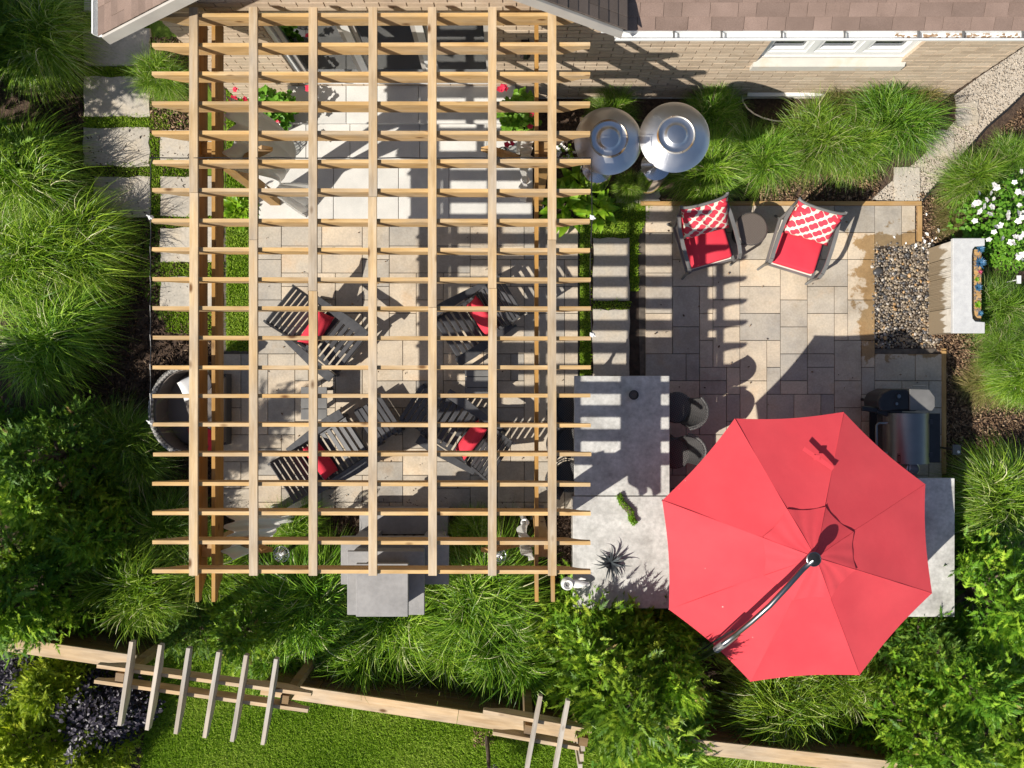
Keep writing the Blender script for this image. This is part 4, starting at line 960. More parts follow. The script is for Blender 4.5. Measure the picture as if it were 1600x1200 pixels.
# ------------------------------------------------------------------ red armchairs with round wicker table
def armchair(label, loc, rz, root=None):
    t = thing('armchair', label, 'chair', loc, rz, 'grey framed armchairs with red cushions')
    k = MB(); k.box((0.02, 0, 0.36), (0.60, 0.57, 0.13)); o = k.build('seat_cushion', M['red'], t); bevel(o, 0.04, 4); o.data.polygons.foreach_set('use_smooth', [True] * len(o.data.polygons))
    k = MB(); k.box((0, 0, 0), (0.11, 0.56, 0.54)); o = k.build('back_cushion', M['red'], t, (-0.33, 0, 0.62)); o.rotation_euler = (0, rad(-17), 0); bevel(o, 0.04, 4); o.data.polygons.foreach_set('use_smooth', [True] * len(o.data.polygons))
    k = MB(); k.tube([(-0.46 + .06 * math.cos(a) - .04, 0.30 * math.sin(a), 0.93 - .03 * abs(math.sin(a))) for a in [rad(-90 + 18 * i) for i in range(11)]], 0.022, 8); k.build('top_rail', M['grey_metal'], t, smooth=True)
    for s in (-1, 1):
        # flat curved armrest with a downswept front
        k = MB(); P = [(-0.43, s * .305, 0.70), (-0.25, s * .335, 0.66), (-0.02, s * .345, 0.635), (0.20, s * .345, 0.615), (0.32, s * .335, 0.585), (0.375, s * .33, 0.50)]
        for a, b in zip(P, P[1:]): k.bar(a, b, 0.046, 0.024, (0, 0, 1) if b[2] > .52 else (1, 0, .3))
        k.build('armrest', M['grey_metal'], t)
        k = MB(); k.tube([(0.375, s * .33, 0.52), (0.37, s * .33, 0.25), (0.40, s * .335, 0.0)], [.02, .019, .017], 8); k.build('front_leg', M['grey_metal'], t, smooth=True)
        k = MB(); k.tube([(-0.50, s * .30, 0.91), (-0.36, s * .31, 0.45), (-0.34, s * .31, 0.28), (-0.44, s * .32, 0.0)], .019, 8); k.build('rear_leg', M['grey_metal'], t, smooth=True)
        MB().bar((0.37, s * .315, 0.275), (-0.35, s * .315, 0.265), 0.03, 0.04).build('side_rail', M['grey_metal'], t)
    MB().box((0.345, 0, 0.275), (0.03, 0.60, 0.04)).build('front_rail', M['grey_metal'], t)
    MB().box((0.0, 0, 0.285), (0.66, 0.58, 0.02)).build('sling', M['cream'], t)
    return t
LAT = pillow_mesh('lattice_pillow', 0.52, 0.66, 0.16, M['lattice'])
def arm_at(px, py, deg, label, plabel, root=None):
    c = W(px, py, 0.4); loc = (c.x, c.y, 0.045); rz = rad(deg)
    if root is None: root = armchair(label, loc, rz); root.scale = (0.97, 1.08, 1.0)
    else: copy_thing(root, label, loc, rz)
    d = Vector((math.cos(rz), math.sin(rz), 0)); p = Vector(loc) + d * (-0.27) + Vector((0, 0, 0.72))
    q = put(LAT, 'lattice_pillow', None, p); q.rotation_euler = (Matrix.Rotation(rz, 3, 'Z') @ Matrix.Rotation(rad(42), 3, 'Y')).to_euler(); tag(q, plabel, 'pillow', 'trellis print pillows'); return root
a0 = arm_at(1101, 378, -74, 'grey armchair with red cushions crossed by pergola shadow', 'red and cream trellis pillow half in pergola shadow')
arm_at(1247, 386, -107, 'grey armchair with red cushions in full sun beside the wet pavers', 'red and cream trellis pillow in full sun', a0)
c = W(1173, 358, 0.5); t = thing('wicker_table', 'small round brown wicker table between the two red armchairs', 'table', (c.x, c.y, 0.045))
k = MB(); k.lathe([(0, .5), (.205, .5), (.222, .49), (.222, .45), (.20, .44), (0, .44)], 32); k.build('table_top', M['wicker_brown'], t)
k = MB(); k.tube([(.222 * math.cos(rad(a)), .222 * math.sin(rad(a)), .475) for a in range(0, 361, 15)], .012, 6); k.build('rim', M['wicker'], t)
k = MB(); k.lathe([(.13, .44), (.09, .25), (.15, .02), (.15, 0.0), (0, 0)], 20); k.build('pedestal', M['wicker'], t)

# ------------------------------------------------------------------ patio heaters
def heater(label, x, y, zt=2.2, r=0.417):
    t = thing('patio_heater', label, 'patio heater', (x, y, 0), RN.uniform(0, 3), 'mushroom shaped steel patio heaters')
    k = MB(); k.lathe([(0, 0.0), (.235, 0.0), (.24, .03), (.225, .05), (.222, .74), (.20, .80), (.05, .84), (.04, .86)], 36); smooth_edges(k.build('tank_housing', M['chrome'], t))
    k = MB(); k.lathe([(.032, .84), (.032, 1.72)], 16); k.build('pole', M['chrome'], t, smooth=True)
    k = MB(); k.lathe([(.05, 1.62), (.155, 1.66), (.165, 1.70), (.165, 1.80), (.12, 1.82), (.12, 2.02), (.16, 2.03), (.16, 2.06), (0, 2.06)], 32); smooth_edges(k.build('burner', M['steel'], t))
    k = MB(); z0 = zt - .13; k.lathe([(.18, z0 + .085), (r * .96, z0 + .002), (r, z0), (r + .006, z0 + .012), (r - .004, z0 + .022), (.34, z0 + .055), (.24, z0 + .098), (.215, z0 + .108)], 56); smooth_edges(k.build('reflector', M['steel'], t), 60)
    k = MB(); k.lathe([(.228, z0 + .100), (.230, z0 + .118), (.218, z0 + .128), (.205, z0 + .120)], 48); smooth_edges(k.build('rim_band', M['rust'], t))
    k = MB(); k.lathe([(.216, z0 + .118), (.17, z0 + .104), (.135, z0 + .112), (.118, z0 + .135), (.105, z0 + .140), (0.0, z0 + .142)], 48); smooth_edges(k.build('top_cap', M['steel'], t), 60)
    for i in range(6):
        a = rad(60 * i + 20); k = MB(); k.lathe([(0, .012), (.006, .010), (.008, 0)], 8); k.build('bolt', M['rust'], t, (.218 * math.cos(a), .218 * math.sin(a), z0 + .128))
    for i in range(3):
        a = rad(120 * i + 45); b = MB(); b.bar((.225 * math.cos(a), .225 * math.sin(a), z0 + .106), (.40 * math.cos(a), .40 * math.sin(a), z0 + .024), .005, .006); b.build('seam', M['steel'], t)
    k = MB(); k.lathe([(.03, 1.2), (.055, 1.2), (.055, 1.28), (.03, 1.28)], 12); k.build('control_collar', M['black'], t)
p = W(1057, 210, 2.2); heater('patio heater fully in sun beside the tall grass by the brick wall', p.x, p.y)
p = W(952, 216, 2.16); heater('patio heater striped by pergola shadow beside the rafter tips', p.x, p.y, 2.16, 0.402)

# ------------------------------------------------------------------ concrete bar with stools
ZB = 1.09
bar = thing('bar_counter', 'U-shaped outdoor bar with pale concrete tops beside the pergola', 'counter', W(970, 800, 0))
bo = bar.location.copy()
def ctop(x0, y0, x1, y1, name='countertop', dz=0.0):
    a, b = W(x0, y1, ZB), W(x1, y0, ZB)
    o = MB().box(((a.x + b.x) / 2 - bo.x, (a.y + b.y) / 2 - bo.y, ZB - 0.03 + dz), (b.x - a.x - .004, b.y - a.y - .004, 0.06)).build(name, M['counter'], bar); bevel(o, 0.006, 2); return (a, b)
ctop(897, 587, 1046.5, 774.5); ctop(895, 775.5, 1100, 951); ctop(1101, 852, 1378, 957); ctop(1379, 747, 1492, 964)
def stonebase(x0, y0, x1, y1, inset=0.12):
    a, b = W(x0, y1, ZB), W(x1, y0, ZB); a.x += inset; a.y += inset; b.x -= inset; b.y -= inset
    bw_ = MB().box(((a.x + b.x) / 2 - bo.x, (a.y + b.y) / 2 - bo.y, 0.51), (b.x - a.x - .06, b.y - a.y - .06, 1.02)).build('base_wall', M['mortar'], bar)
    for r in range(6):
        zz = 0.005 + r * 0.17
        for (s0, s1, fx, horiz) in ((a.x, b.x, a.y, 1), (a.x, b.x, b.y, 1), (a.y, b.y, a.x, 0), (a.y, b.y, b.x, 0)):
            q = s0
            while q < s1 - 0.02:
                w = min(RN.choice([0.22, 0.3, 0.38]), s1 - q)
                if s1 - q - w < 0.1: w = s1 - q
                c = (q + w / 2, fx) if horiz else (fx, q + w / 2)
                d = (w - .008, .05 + RN.uniform(0, .012)) if horiz else (.05 + RN.uniform(0, .012), w - .008)
                MB().box((c[0] - bo.x, c[1] - bo.y, zz + 0.085), (d[0], d[1], 0.162)).build('stone', M['stone_wall'], bw_); q += w
stonebase(950, 600, 1000, 774, 0.0); stonebase(905, 790, 1040, 945, 0.0); stonebase(1395, 760, 1484, 955, 0.0)
def stool(label, px, py, rz, root=None):
    c = W(px, py, 0.8); loc = (c.x, c.y, 0.045)
    if root is not None: return copy_thing(root, label, loc, rz)
    t = thing('bar_stool', label, 'stool', loc, rz, 'dark wicker bar stools')
    k = MB(); k.lathe([(0, .76), (.19, .76), (.215, .745), (.215, .70), (.18, .68), (0, .68)], 24); k.build('seat', M['wicker'], t)
    n = 18; P = [rad(125 + 110 * i / n) for i in range(n + 1)]; k = MB()
    k.add([(.205 * math.cos(a), .225 * math.sin(a), .74) for a in P] + [(.335 * math.cos(a), .27 * math.sin(a), 1.06 + .07 * math.sin((a - P[0]) / (P[-1] - P[0]) * math.pi)) for a in P],
          [(i, i + 1, n + 2 + i, n + 1 + i) for i in range(n)])
    o = k.build('backrest', M['wicker'], t); m = o.modifiers.new('thick', 'SOLIDIFY'); m.thickness = 0.03
    k = MB(); k.tube([(.335 * math.cos(a), .27 * math.sin(a), 1.07 + .07 * math.sin((a - P[0]) / (P[-1] - P[0]) * math.pi)) for a in P], .018, 8); k.build('back_rim', M['wicker'], t)
    for i in range(4):
        a = rad(45 + 90 * i); k = MB(); k.tube([(.15 * math.cos(a), .15 * math.sin(a), .69), (.21 * math.cos(a), .21 * math.sin(a), 0)], .014, 8); k.build('leg', M['dark_metal'], t)
    k = MB(); k.tube([(.19 * math.cos(rad(a)), .19 * math.sin(rad(a)), .25) for a in range(0, 361, 20)], .009, 6); k.build('foot_ring', M['dark_metal'], t)
    return t
s0 = stool('dark wicker bar stool at the house end of the bar, pergola side', 892, 640, rad(6))
stool('dark wicker bar stool second from the house, pergola side of the bar', 892, 692, rad(-5), s0)
stool('dark wicker bar stool third from the house, pergola side of the bar', 890, 745, rad(10), s0)
stool('dark wicker bar stool on the patio side of the bar, nearest the armchairs', 1058, 637, rad(160), s0)
stool('dark wicker bar stool on the patio side of the bar, nearest the red umbrella', 1055, 708, rad(200), s0)
# things on the bar
c = W(989, 617, ZB); t = thing('candle_jar', 'small dark candle jar near the corner of the concrete bar top', 'jar', (c.x, c.y, ZB))
k = MB(); k.lathe([(0, .0), (.055, 0), (.062, .06), (.064, .075), (.056, .075), (.054, .03), (0, .03)], 20); k.build('jar', M['black'], t)
k = MB(); k.lathe([(.053, .03), (.053, .05), (0, .052)], 20); k.build('wax', M['wicker_brown'], t)

# ------------------------------------------------------------------ red cantilever umbrella
UC = W(1245.5, 854.5, 2.1); UR = 1.706; UZ = 2.10; UT = 2.66; PH = rad(26.0)
umb = thing('cantilever_umbrella', 'large red octagonal cantilever umbrella over the bar', 'umbrella', (UC.x, UC.y, 0))
def crn(i, r, z): a = PH + i * math.pi / 4; return Vector((r * math.cos(a), r * math.sin(a), z))
r_in = 0.10
for i in range(8):
    A, B = crn(i, UR, UZ), crn(i + 1, UR, UZ)
    def fn(u, v):
        # v: 0 rim .. 1 hub, u across the panel
        s = 1 - v * (1 - r_in / UR)
        p = A.lerp(B, u); p = Vector((p.x * s, p.y * s, 0))
        edge_in = 1 - 0.024 * math.sin(math.pi * u) * s * s
        zz = UT - (UT - UZ) * (s ** 1.0)
        zz -= 0.006 * math.sin(math.pi * u) * math.sin(math.pi * min(1, s * 0.95)) + 0.004 * math.sin(9 * s + 5 * u + i)
        return (p.x * edge_in, p.y * edge_in, zz)
    k = MB(); k.grid(fn, 10, 14); o = k.build('panel', M['canopy'], umb, smooth=True)
    k = MB(); pts = [fn(0.0, v / 10) for v in range(11)]; k.tube([(p[0], p[1], p[2] + .001) for p in pts], .0035, 5); k.build('seam', M['canopy'], umb)
    k = MB(); pts = [fn(0.0, v / 8) for v in range(9)]; k.tube([(p[0], p[1], p[2] - .022) for p in pts], .011, 6); k.build('rib', M['dark_metal'], umb)
    # vent cap panel floating above the hub
    A2, B2 = crn(i, 0.57, 0), crn(i + 1, 0.57, 0)
    def fc(u, v):
        s = 1 - v * 0.9; p = A2.lerp(B2, u); e = 1 - 0.05 * math.sin(math.pi * u) * s
        return (p.x * s * e, p.y * s * e, UT + 0.046 - 0.210 * s ** 1.04 - 0.004 * math.sin(math.pi * u) * s + 0.005 * math.sin(14 * u + 6 * s + 2 * i) * s)
    k = MB(); k.grid(fc, 10, 6); o = k.build('vent_panel', M['canopy'], umb, smooth=True)
    k = MB(); pts = [fc(0.0, v / 6) for v in range(7)]; k.tube([(p[0], p[1], p[2] + .001) for p in pts], .0035, 5); k.build('vent_seam', M['canopy'], umb)
hubp = W(1270, 873, 2.92) - UC; hubp.z = 2.92
k = MB(); k.tube([(0, 0, UT - .04), (hubp.x * .35, hubp.y * .35, UT + .10), (hubp.x * .9, hubp.y * .9, 2.90)], [.05, .055, .05], 20); k.lathe([(0, 2.90), (.062, 2.905), (.080, 2.93), (.082, 2.955), (.072, 2.96), (.070, 2.952)], 28, (hubp.x, hubp.y, 0)); smooth_edges(k.build('hub', M['alu'], umb))
k = MB(); k.lathe([(.071, 2.952), (.03, 2.958), (0, 2.958)], 28, (hubp.x, hubp.y, 0)); k.build('hub_cap', M['black'], umb)
def UL(px, py, z): p = W(px, py, z); return Vector((p.x - UC.x, p.y - UC.y, z))
armp = [UL(1130, 1006, 2.42), UL(1150, 991, 2.64), UL(1176, 970, 2.82), UL(1203, 946, 2.93), UL(1230, 917, 2.97), UL(1254, 890, 2.955), Vector((hubp.x - .01, hubp.y - .02, 2.93))]
k = MB(); k.tube(armp, .030, 12); k.build('arm', M['alu'], umb, smooth=True)
k = MB(); k.tube([UL(1119, 1015, 2.28), UL(1136, 1002, 2.42), UL(1152, 989, 2.575)], [.043, .045, .043], 12); k.build('clamp', M['grey_metal'], umb, smooth=True)
mb_ = UL(1068, 1037, 1.2); k = MB(); k.tube([Vector((mb_.x - .06, mb_.y - .05, 0.02)), mb_, UL(1098, 1026, 1.9), UL(1122, 1012, 2.32)], .034, 12); k.build('mast', M['alu'], umb, smooth=True)
k = MB(); k.tube([UL(1090, 1020, 1.75), UL(1120, 1000, 2.20), UL(1145, 985, 2.55)], .012, 6); k.build('brace_rod', M['dark_metal'], umb)
k = MB(); k.box((mb_.x - .06, mb_.y - .05, 0.03), (0.9, 0.12, 0.06)).box((mb_.x - .06, mb_.y - .05, 0.031), (0.12, 0.9, 0.055)); k.build('base', M['dark_metal'], umb)
# velcro tie lying on the cloth
k = MB(); a = UL(1253, 700, 2.33); b = UL(1300, 732, 2.37); q = a.lerp(b, .45)
for p_, r_ in ((a, q), (q, b)): k.bar(p_ + Vector((0, 0, .045)), r_ + Vector((0, 0, .03)), .045, .01)
k.box(q + Vector((0, 0, .045)), (.06, .06, .03)); k.build('tie_strap', M['canopy'], umb)

# ------------------------------------------------------------------ pellet grill under the umbrella's edge
gc = W(1424, 685, 1.0); gr = thing('pellet_grill', 'steel barrel grill with black hopper beside the red umbrella', 'grill', (gc.x, gc.y, 0.045))
n = 14; k = MB(); Lh = 0.335
arcp = [(-.285 + .0, .74)] + [(-.0 + .285 * math.cos(rad(180 - 150 * i / n)), .80 + .28 * math.sin(rad(180 - 150 * i / n))) for i in range(n + 1)]
for s in (-Lh, Lh): k.v += [(x, s, z) for x, z in arcp]
m_ = len(arcp); k.f += [(i, i + 1, m_ + i + 1, m_ + i) for i in range(m_ - 1)] + [tuple(range(m_)), tuple(reversed(range(m_, 2 * m_)))]
smooth_edges(k.build('lid', M['lid_steel'], gr))
k = MB(); k.box((.0, 0, .63), (.56, .66, .24)); bevel(k.build('barrel', M['black'], gr), .05, 3)
k = MB(); k.tube([(-.27, .20, .86), (-.40, .20, .88), (-.43, .17, .88), (-.43, -.17, .88), (-.40, -.20, .88), (-.27, -.20, .86)], .017, 10); k.build('handle', M['alu'], gr, smooth=True)
k = MB(); k.box((.345, 0, .86), (.17, .66, .02)); bevel(k.build('rear_shelf', M['black'], gr), .005)
for s in (-1, 1): MB().box((.255, s * .22, .955), (.05, .06, .03)).build('hinge', M['dark_metal'], gr)
k = MB(); k.box((-.19, -.27, 1.005), (.045, .14, .006), Matrix.Rotation(rad(-38), 3, 'Y')); k.build('badge', M['dark_metal'], gr)
k = MB()
for dx, dy, sx, sy in ((-.0, -.06, .045, .008), (0, .06, .045, .008), (-.02, 0, .006, .12), (.02, 0, .006, .12), (0, 0, .012, .08)):
    k.box((-.19 + dx * .8, -.27 + dy, 1.012 + dx * .62), (sx, sy, .004), Matrix.Rotation(rad(-38), 3, 'Y'))
k.build('badge_frame', M['alu'], gr)
k = MB(); k.prism([(-.42, .40), (-.40, .36), (.10, .36), (.10, .66), (-.25, .66), (-.38, .60), (-.43, .50)], .45, .93); bevel(k.build('hopper', M['black'], gr), .03, 3)
k = MB(); k.prism([(-.02, .37), (.28, .37), (.315, .42), (.315, .55), (.24, .65), (-.02, .66)], .93, .955); bevel(k.build('hopper_lid', M['grey_metal'], gr), .006)
k = MB(); k.tube([(.02, .67, .94), (.02, .70, .945), (.20, .70, .945), (.20, .67, .94)], .007, 6); k.build('hopper_handle', M['alu'], gr)
k = MB(); k.lathe([(0, .02), (.026, .02), (.03, 0)], 12); k.build('dial', M['alu'], gr, (-.16, .56, .93)); k = MB(); k.lathe([(0, .02), (.02, .02), (.022, 0)], 12); k.build('dial', M['alu'], gr, (-.19, .46, .93))
k = MB(); k.bar((-.24, .31, .84), (-.42, .37, .86), .075, .05).bar((-.42, .37, .86), (-.62, .40, .86), .07, .05); bevel(k.build('side_arm', M['black'], gr), .01)
k = MB(); k.lathe([(.075, .0), (.085, .20), (.092, .205), (.085, .21), (.07, .01), (0, .01)], 20); k.build('drip_bucket', M['steel'], gr, (.13, -.43, .52))
k = MB(); k.tube([(.13, -.52, .71), (.13, -.50, .60), (.13, -.36, .62)], .006, 5); k.build('bucket_hook', M['dark_metal'], gr)
for x in (-.22, .24):
    for y in (-.28, .50): k = MB(); k.tube([(x * .9, y * .9, .55), (x * 1.15, y, 0.0)], .022, 8); k.build('leg', M['black'], gr)
k = MB(); k.box((0, .1, .2), (.46, .70, .02)); k.build('bottom_shelf', M['dark_metal'], gr)
pl = W(1496, 703, 0.5); t = thing('path_light', 'small grey garden spotlight beside the barrel grill and grass', 'lamp', (pl.x, pl.y, 0.0))
k = MB(); k.box((0, 0, .47), (.11, .14, .03)); k.build('head', M['grey_metal'], t); k = MB(); k.tube([(0, 0, 0), (0, 0, .46)], .015, 6); k.build('stake', M['black'], t); k = MB(); k.lathe([(0, .012), (.02, .01), (.022, 0)], 10); k.build('lens', M['ceramic'], t, (.02, -.03, .485))

# ------------------------------------------------------------------ water wall with succulent planter
fx, fy0, fy1, fh = 6.02, 0.71, 1.96, 0.76
fo = thing('water_wall', 'low stone water wall with wet ribbed face behind the pebble bed', 'fountain', (fx, (fy0 + fy1) / 2, 0))
hy = (fy1 - fy0) / 2
for a, b in ((-hy, -hy + .33), (hy - .22, hy)):
    MB().box((.11, (a + b) / 2, fh / 2 - .03), (.22, b - a - .004, fh - .06)).build('face_stone', M['fountain'], fo)
k = MB(); y = -hy + .335
while y < hy - .235:
    w = RN.uniform(.012, .022); d = RN.uniform(0, .016); k.box((.115 - d / 2, y + w / 2, fh / 2 - .03), (.21 + d, w - .003, fh - .065)); y += w
o = k.build('ribbed_face', M['fountain'], fo); o['kind'] = 'stuff'
capz = fh
kp = [(-.035, -hy - .02), (.40, -hy - .02), (.40, -hy + .13), (.27, -hy + .14), (.235, -hy + .18), (.225, -hy + .28), (.225, hy - .22), (.235, hy - .13), (.27, hy - .09), (.40, hy - .08), (.40, hy + .02), (-.035, hy + .02)]
k = MB(); k.prism(kp, fh - .06, fh); bevel(k.build('cap_stone', M['fountain_cap'], fo), .006)
k = MB(); k.box((.315, .02, fh / 2 - .05), (.17, hy * 2 - .26, fh - .12)); k.build('planter_trough', M['chimney'], fo)
rng2 = random.Random(5)
k = MB()
for i in range(90): k.box((.25 + rng2.random() * .15, rng2.uniform(-hy + .17, hy - .14), fh - .105 + rng2.random() * .012), (.02, .016, .012), Matrix.Rotation(rng2.random() * 3, 3, 'Z'))
o = k.build('planter_gravel', M['gravel'], fo); o['kind'] = 'stuff'
MB().box((.318, .02, fh - .112), (.18, hy * 2 - .28, .01)).build('planter_soil', M['edging'], fo)
def rosette(name, mat, r, n, seed, wd=0.28, h=0.6):
    rg = random.Random(seed); V, Q, tn = [], [], []
    for i in range(n):
        f = i / n; a = i * 2.39996; el = rad(15 + 65 * (1 - f)) ; el = rad(12 + 62 * (1 - f)); L = r * (0.55 + .45 * f) * rg.uniform(.85, 1.1); w = r * wd * .5
        d = Vector((math.cos(a) * math.cos(el), math.sin(a) * math.cos(el), math.sin(el) * h)); s = Vector((-math.sin(a), math.cos(a), 0)); b = len(V); t_ = rg.random()
        for (q, ww, lift) in ((0.0, .6, 0), (.5, 1.0, -.03 * r), (1.0, 0.02, .12 * r * f)):
            c_ = d * (L * q) + Vector((0, 0, lift)); V += [tuple(c_ - s * w * ww), tuple(c_ + s * w * ww)]; tn += [t_, t_]
        Q += [(b, b + 1, b + 3, b + 2), (b + 2, b + 3, b + 5, b + 4)]
    return npmesh(name, V, Q, M[mat], tn)
RB, RP, RG = rosette('rosette', 'blue_leaf', .075, 46, 1, .22), rosette('rosette', 'pink_leaf', .05, 18, 2), rosette('rosette', 'hosta', .045, 24, 3, .4)
zs = fh - .09
for i, (me, px, py, s, lb) in enumerate([(RB, 1531, 389, 1.05, 'blue spiky succulent at the house end of the water wall planter'), (RB, 1533, 411, 1.35, 'largest blue spiky succulent in the water wall planter'), (RP, 1537, 425, 1.0, 'pink spiky succulent in the water wall planter'),
        (RG, 1526, 437, 1.0, 'small green succulent rosette in the water wall planter'), (RB, 1527.5, 449, 1.0, 'blue spiky succulent in the middle of the water wall planter'), (RG, 1527.5, 476, 1.5, 'pale grey-green succulent rosette at the grill end of the planter'), (RB, 1546, 490, .7, 'small blue succulent spilling off the end of the water wall planter')]):
    p = W(px, py, zs); tag(put(me, 'succulent', None, (min(p.x, 6.40), p.y, zs), (0, 0, i), s), lb, 'succulent', 'succulents in the water wall planter')
p = W(1549, 443, .1); t = thing('plant_label', 'small white plant label stuck in the grass behind the water wall', 'label', (p.x + .12, p.y, 0.0)); MB().box((0, 0, .55), (.06, .11, .006)).build('tag', M['ceramic'], t); MB().box((0, 0, .27), (.012, .012, .55)).build('stake', M['ceramic'], t)

# ------------------------------------------------------------------ outdoor fireplace at the foot of the pergola
fp = thing('outdoor_fireplace', 'grey cast stone outdoor fireplace and chimney below the pergola', 'fireplace', (-1.55, -2.4, 0))
def fb(name, x0, x1, y0, y1, z0, z1, mat='chimney'): o = MB().box(((x0 + x1) / 2 + 1.55, (y0 + y1) / 2 + 2.4, (z0 + z1) / 2), (x1 - x0, y1 - y0, z1 - z0)).build(name, M[mat], fp); bevel(o, .006); return o
fb('hearth', -2.15, -.90, -2.12, -1.76, 0.0, .33); fb('jamb', -2.13, -1.83, -2.55, -2.06, .33, .98); fb('jamb', -1.20, -.90, -2.55, -2.06, .33, .98); fb('firebox_back', -1.828, -1.202, -2.55, -2.42, .33, .98, 'black'); fb('lintel', -2.15, -.88, -2.56, -2.04, .982, 1.18)
fb('mantel', -2.22, -.82, -2.60, -1.98, 1.182, 1.26); fb('smoke_chamber', -2.02, -1.13, -2.85, -2.12, 1.262, 1.54); fb('shoulder_slab', -2.07, -1.10, -2.90, -2.10, 1.542, 1.60); fb('flue', -1.83, -1.31, -2.75, -2.24, 1.602, 1.93); fb('cap_slab', -1.885, -1.255, -2.81, -2.17, 1.932, 2.0)
for i in range(4): fb('log', -1.75 + i * .13, -1.66 + i * .13, -2.38, -2.12, .335, .42, 'bark')
# glass lanterns near the fireplace and on the steps
def lantern(px, py, z, label, h=.34, r=.085, mat='black'):
    c = W(px, py, z + h * .7); t = thing('lantern', label, 'lantern', (c.x, c.y, z), RN.random(), 'lanterns')
    k = MB()
    for i in range(8):
        a = rad(45 * i); k.tube([(r * .6 * math.cos(a), r * .6 * math.sin(a), 0), (r * 1.15 * math.cos(a), r * 1.15 * math.sin(a), h * .45), (r * .55 * math.cos(a), r * .55 * math.sin(a), h * .95)], .006, 5)
    for zz, rr in ((0.005, .6), (.45 * h, 1.15), (h * .95, .55)): k.tube([(r * rr * math.cos(rad(a)), r * rr * math.sin(rad(a)), zz) for a in range(0, 361, 24)], .007, 5)
    k.tube([(r * .5 * math.cos(rad(a)), 0, h * .95 + r * .9 * math.sin(rad(a))) for a in range(0, 181, 20)], .006, 5); k.build('frame', M[mat], t)
    k = MB(); k.lathe([(r * .52, .01), (r * 1.05, h * .45), (r * .48, h * .93)], 16); k.build('glass', M['clear'], t, smooth=True)
    k = MB(); k.lathe([(0, .01), (.03, .01), (.03, .13), (0, .13)], 12); k.build('candle', M['ceramic'], t)
lantern(437, 234, .34, 'black wire lantern on the steps beside the left flower pot'); lantern(786, 238, .34, 'black wire lantern on the steps beside the right flower pot')
lantern(437, 868, 1.0, 'chrome and glass lantern on a post in the grass left of the fireplace', .30, .09, 'chrome'); lantern(778, 870, 1.0, 'chrome and glass lantern on a post in the grass right of the fireplace', .30, .09, 'chrome')
for px in (437, 778):
    c = W(px, 869, 1.2); tag(MB().tube([(c.x, c.y, 0), (c.x, c.y, 1.0)], .03, 10).build('lantern_post', M['black']), 'slim black post carrying the lantern %s of the fireplace' % ('left' if px < 500 else 'right'), 'post', 'lantern posts')

# ------------------------------------------------------------------ fence, gate arbours
FZ = 1.18
FA = (W(-60, 994, FZ), W(212, 1033, FZ)); FB_ = (W(408, 1072, FZ), W(905, 1146, FZ)); FC = (W(1082, 1164, FZ), W(1500, 1210, FZ))
def fence(A, B, label, skew=0):
    d = (B - A); d.z = 0; L = d.length; an = math.atan2(d.y, d.x); t = thing('timber_fence', label, 'fence', (A.x, A.y, 0), an, 'timber fence runs')
    for r in range(7):
        x = 0.0
        while x < L - .05:
            w = min(2.0 + .3 * (r % 2), L - x); MB().box((x + w / 2, .0, .09 + r * .157), (w - .006, .022, .149)).build('plank', M['fence'], t); x += w
    n = max(1, round(L / 1.9))
    for i in range(n + 1): MB().box((min(max(i * L / n, .05), L - .05), -.065, FZ / 2 - .02), (.09, .09, FZ - .04)).build('post', M['fence'], t)
    x = 0
    while x < L - .05:
        w = min(2.6, L - x); MB().box((x + w / 2, -.02, FZ - .016), (w - .006, .185, .036)).build('cap_board', M['fence_top'], t); x += w
    for i in range(n): MB().box((.7 + i * (L - 1.4) / max(1, n - 1), .022, FZ / 2 - .02), (.05, .02, FZ - .08)).build('batten', M['fence'], t)
fence(*FA, 'timber fence run at the left corner behind the golden shrubs'); fence(*FB_, 'long timber fence run along the lawn between the two arbours'); fence(*FC, 'timber fence run below the red umbrella')
def arbour(label, raf, beams, posts, z=2.25, nm='arbour'):
    c = W(*posts[0], z); t = thing(nm, label, 'arbour', (c.x, c.y, 0), 0, 'timber garden arbours')
    o = Vector((c.x, c.y, 0))
    for a, b in raf:
        A, B = W(*a, z) - o, W(*b, z) - o; v = (B - A); L = v.length; an = math.atan2(v.y, v.x); pr = profile(-L / 2, L / 2, 0, .15, True, True)
        # shaped tails, scaled to a short rafter
        k = extr([(x, zz) for x, zz in pr], .045, 'x'); me = k.mesh('rafter', M['arbor']); bm = bmesh.new(); bm.from_mesh(me); bmesh.ops.recalc_face_normals(bm, faces=bm.faces); bm.to_mesh(me); bm.free()
        put(me, 'rafter', t, (A + B) / 2, (0, 0, an))
    for a, b in beams:
        A, B = W(*a, z - .12) - o, W(*b, z - .12) - o; v = B - A; L = v.length; an = math.atan2(v.y, v.x); pr = profile(-L / 2, L / 2, 0, .19, True, True)
        k = extr(pr, .042, 'x'); me = k.mesh('beam', M['fence_top']); bm = bmesh.new(); bm.from_mesh(me); bmesh.ops.recalc_face_normals(bm, faces=bm.faces); bm.to_mesh(me); bm.free()
        put(me, 'beam', t, (A + B) / 2, (0, 0, an))
    an = math.atan2((W(*beams[0][1]) - W(*beams[0][0])).y, (W(*beams[0][1]) - W(*beams[0][0])).x)
    for p in posts:
        q = W(*p, z - .12) - o; MB().box((0, 0, (z - .13) / 2), (.10, .10, z - .13)).build('post', M['fence'], t, (q.x, q.y, 0), an)
arbour('timber arbour with six rafters over the gate at the lower left', [((205, 1003), (186, 1134)), ((250, 1008), (229, 1141)), ((294, 1013), (274, 1147)), ((341, 1019), (319, 1153)), ((384, 1024), (362, 1159)), ((431, 1030), (410, 1164))],
       [((151, 1041), (486, 1086)), ((147, 1065), (481, 1111))], [(186, 1059), (444, 1094)])
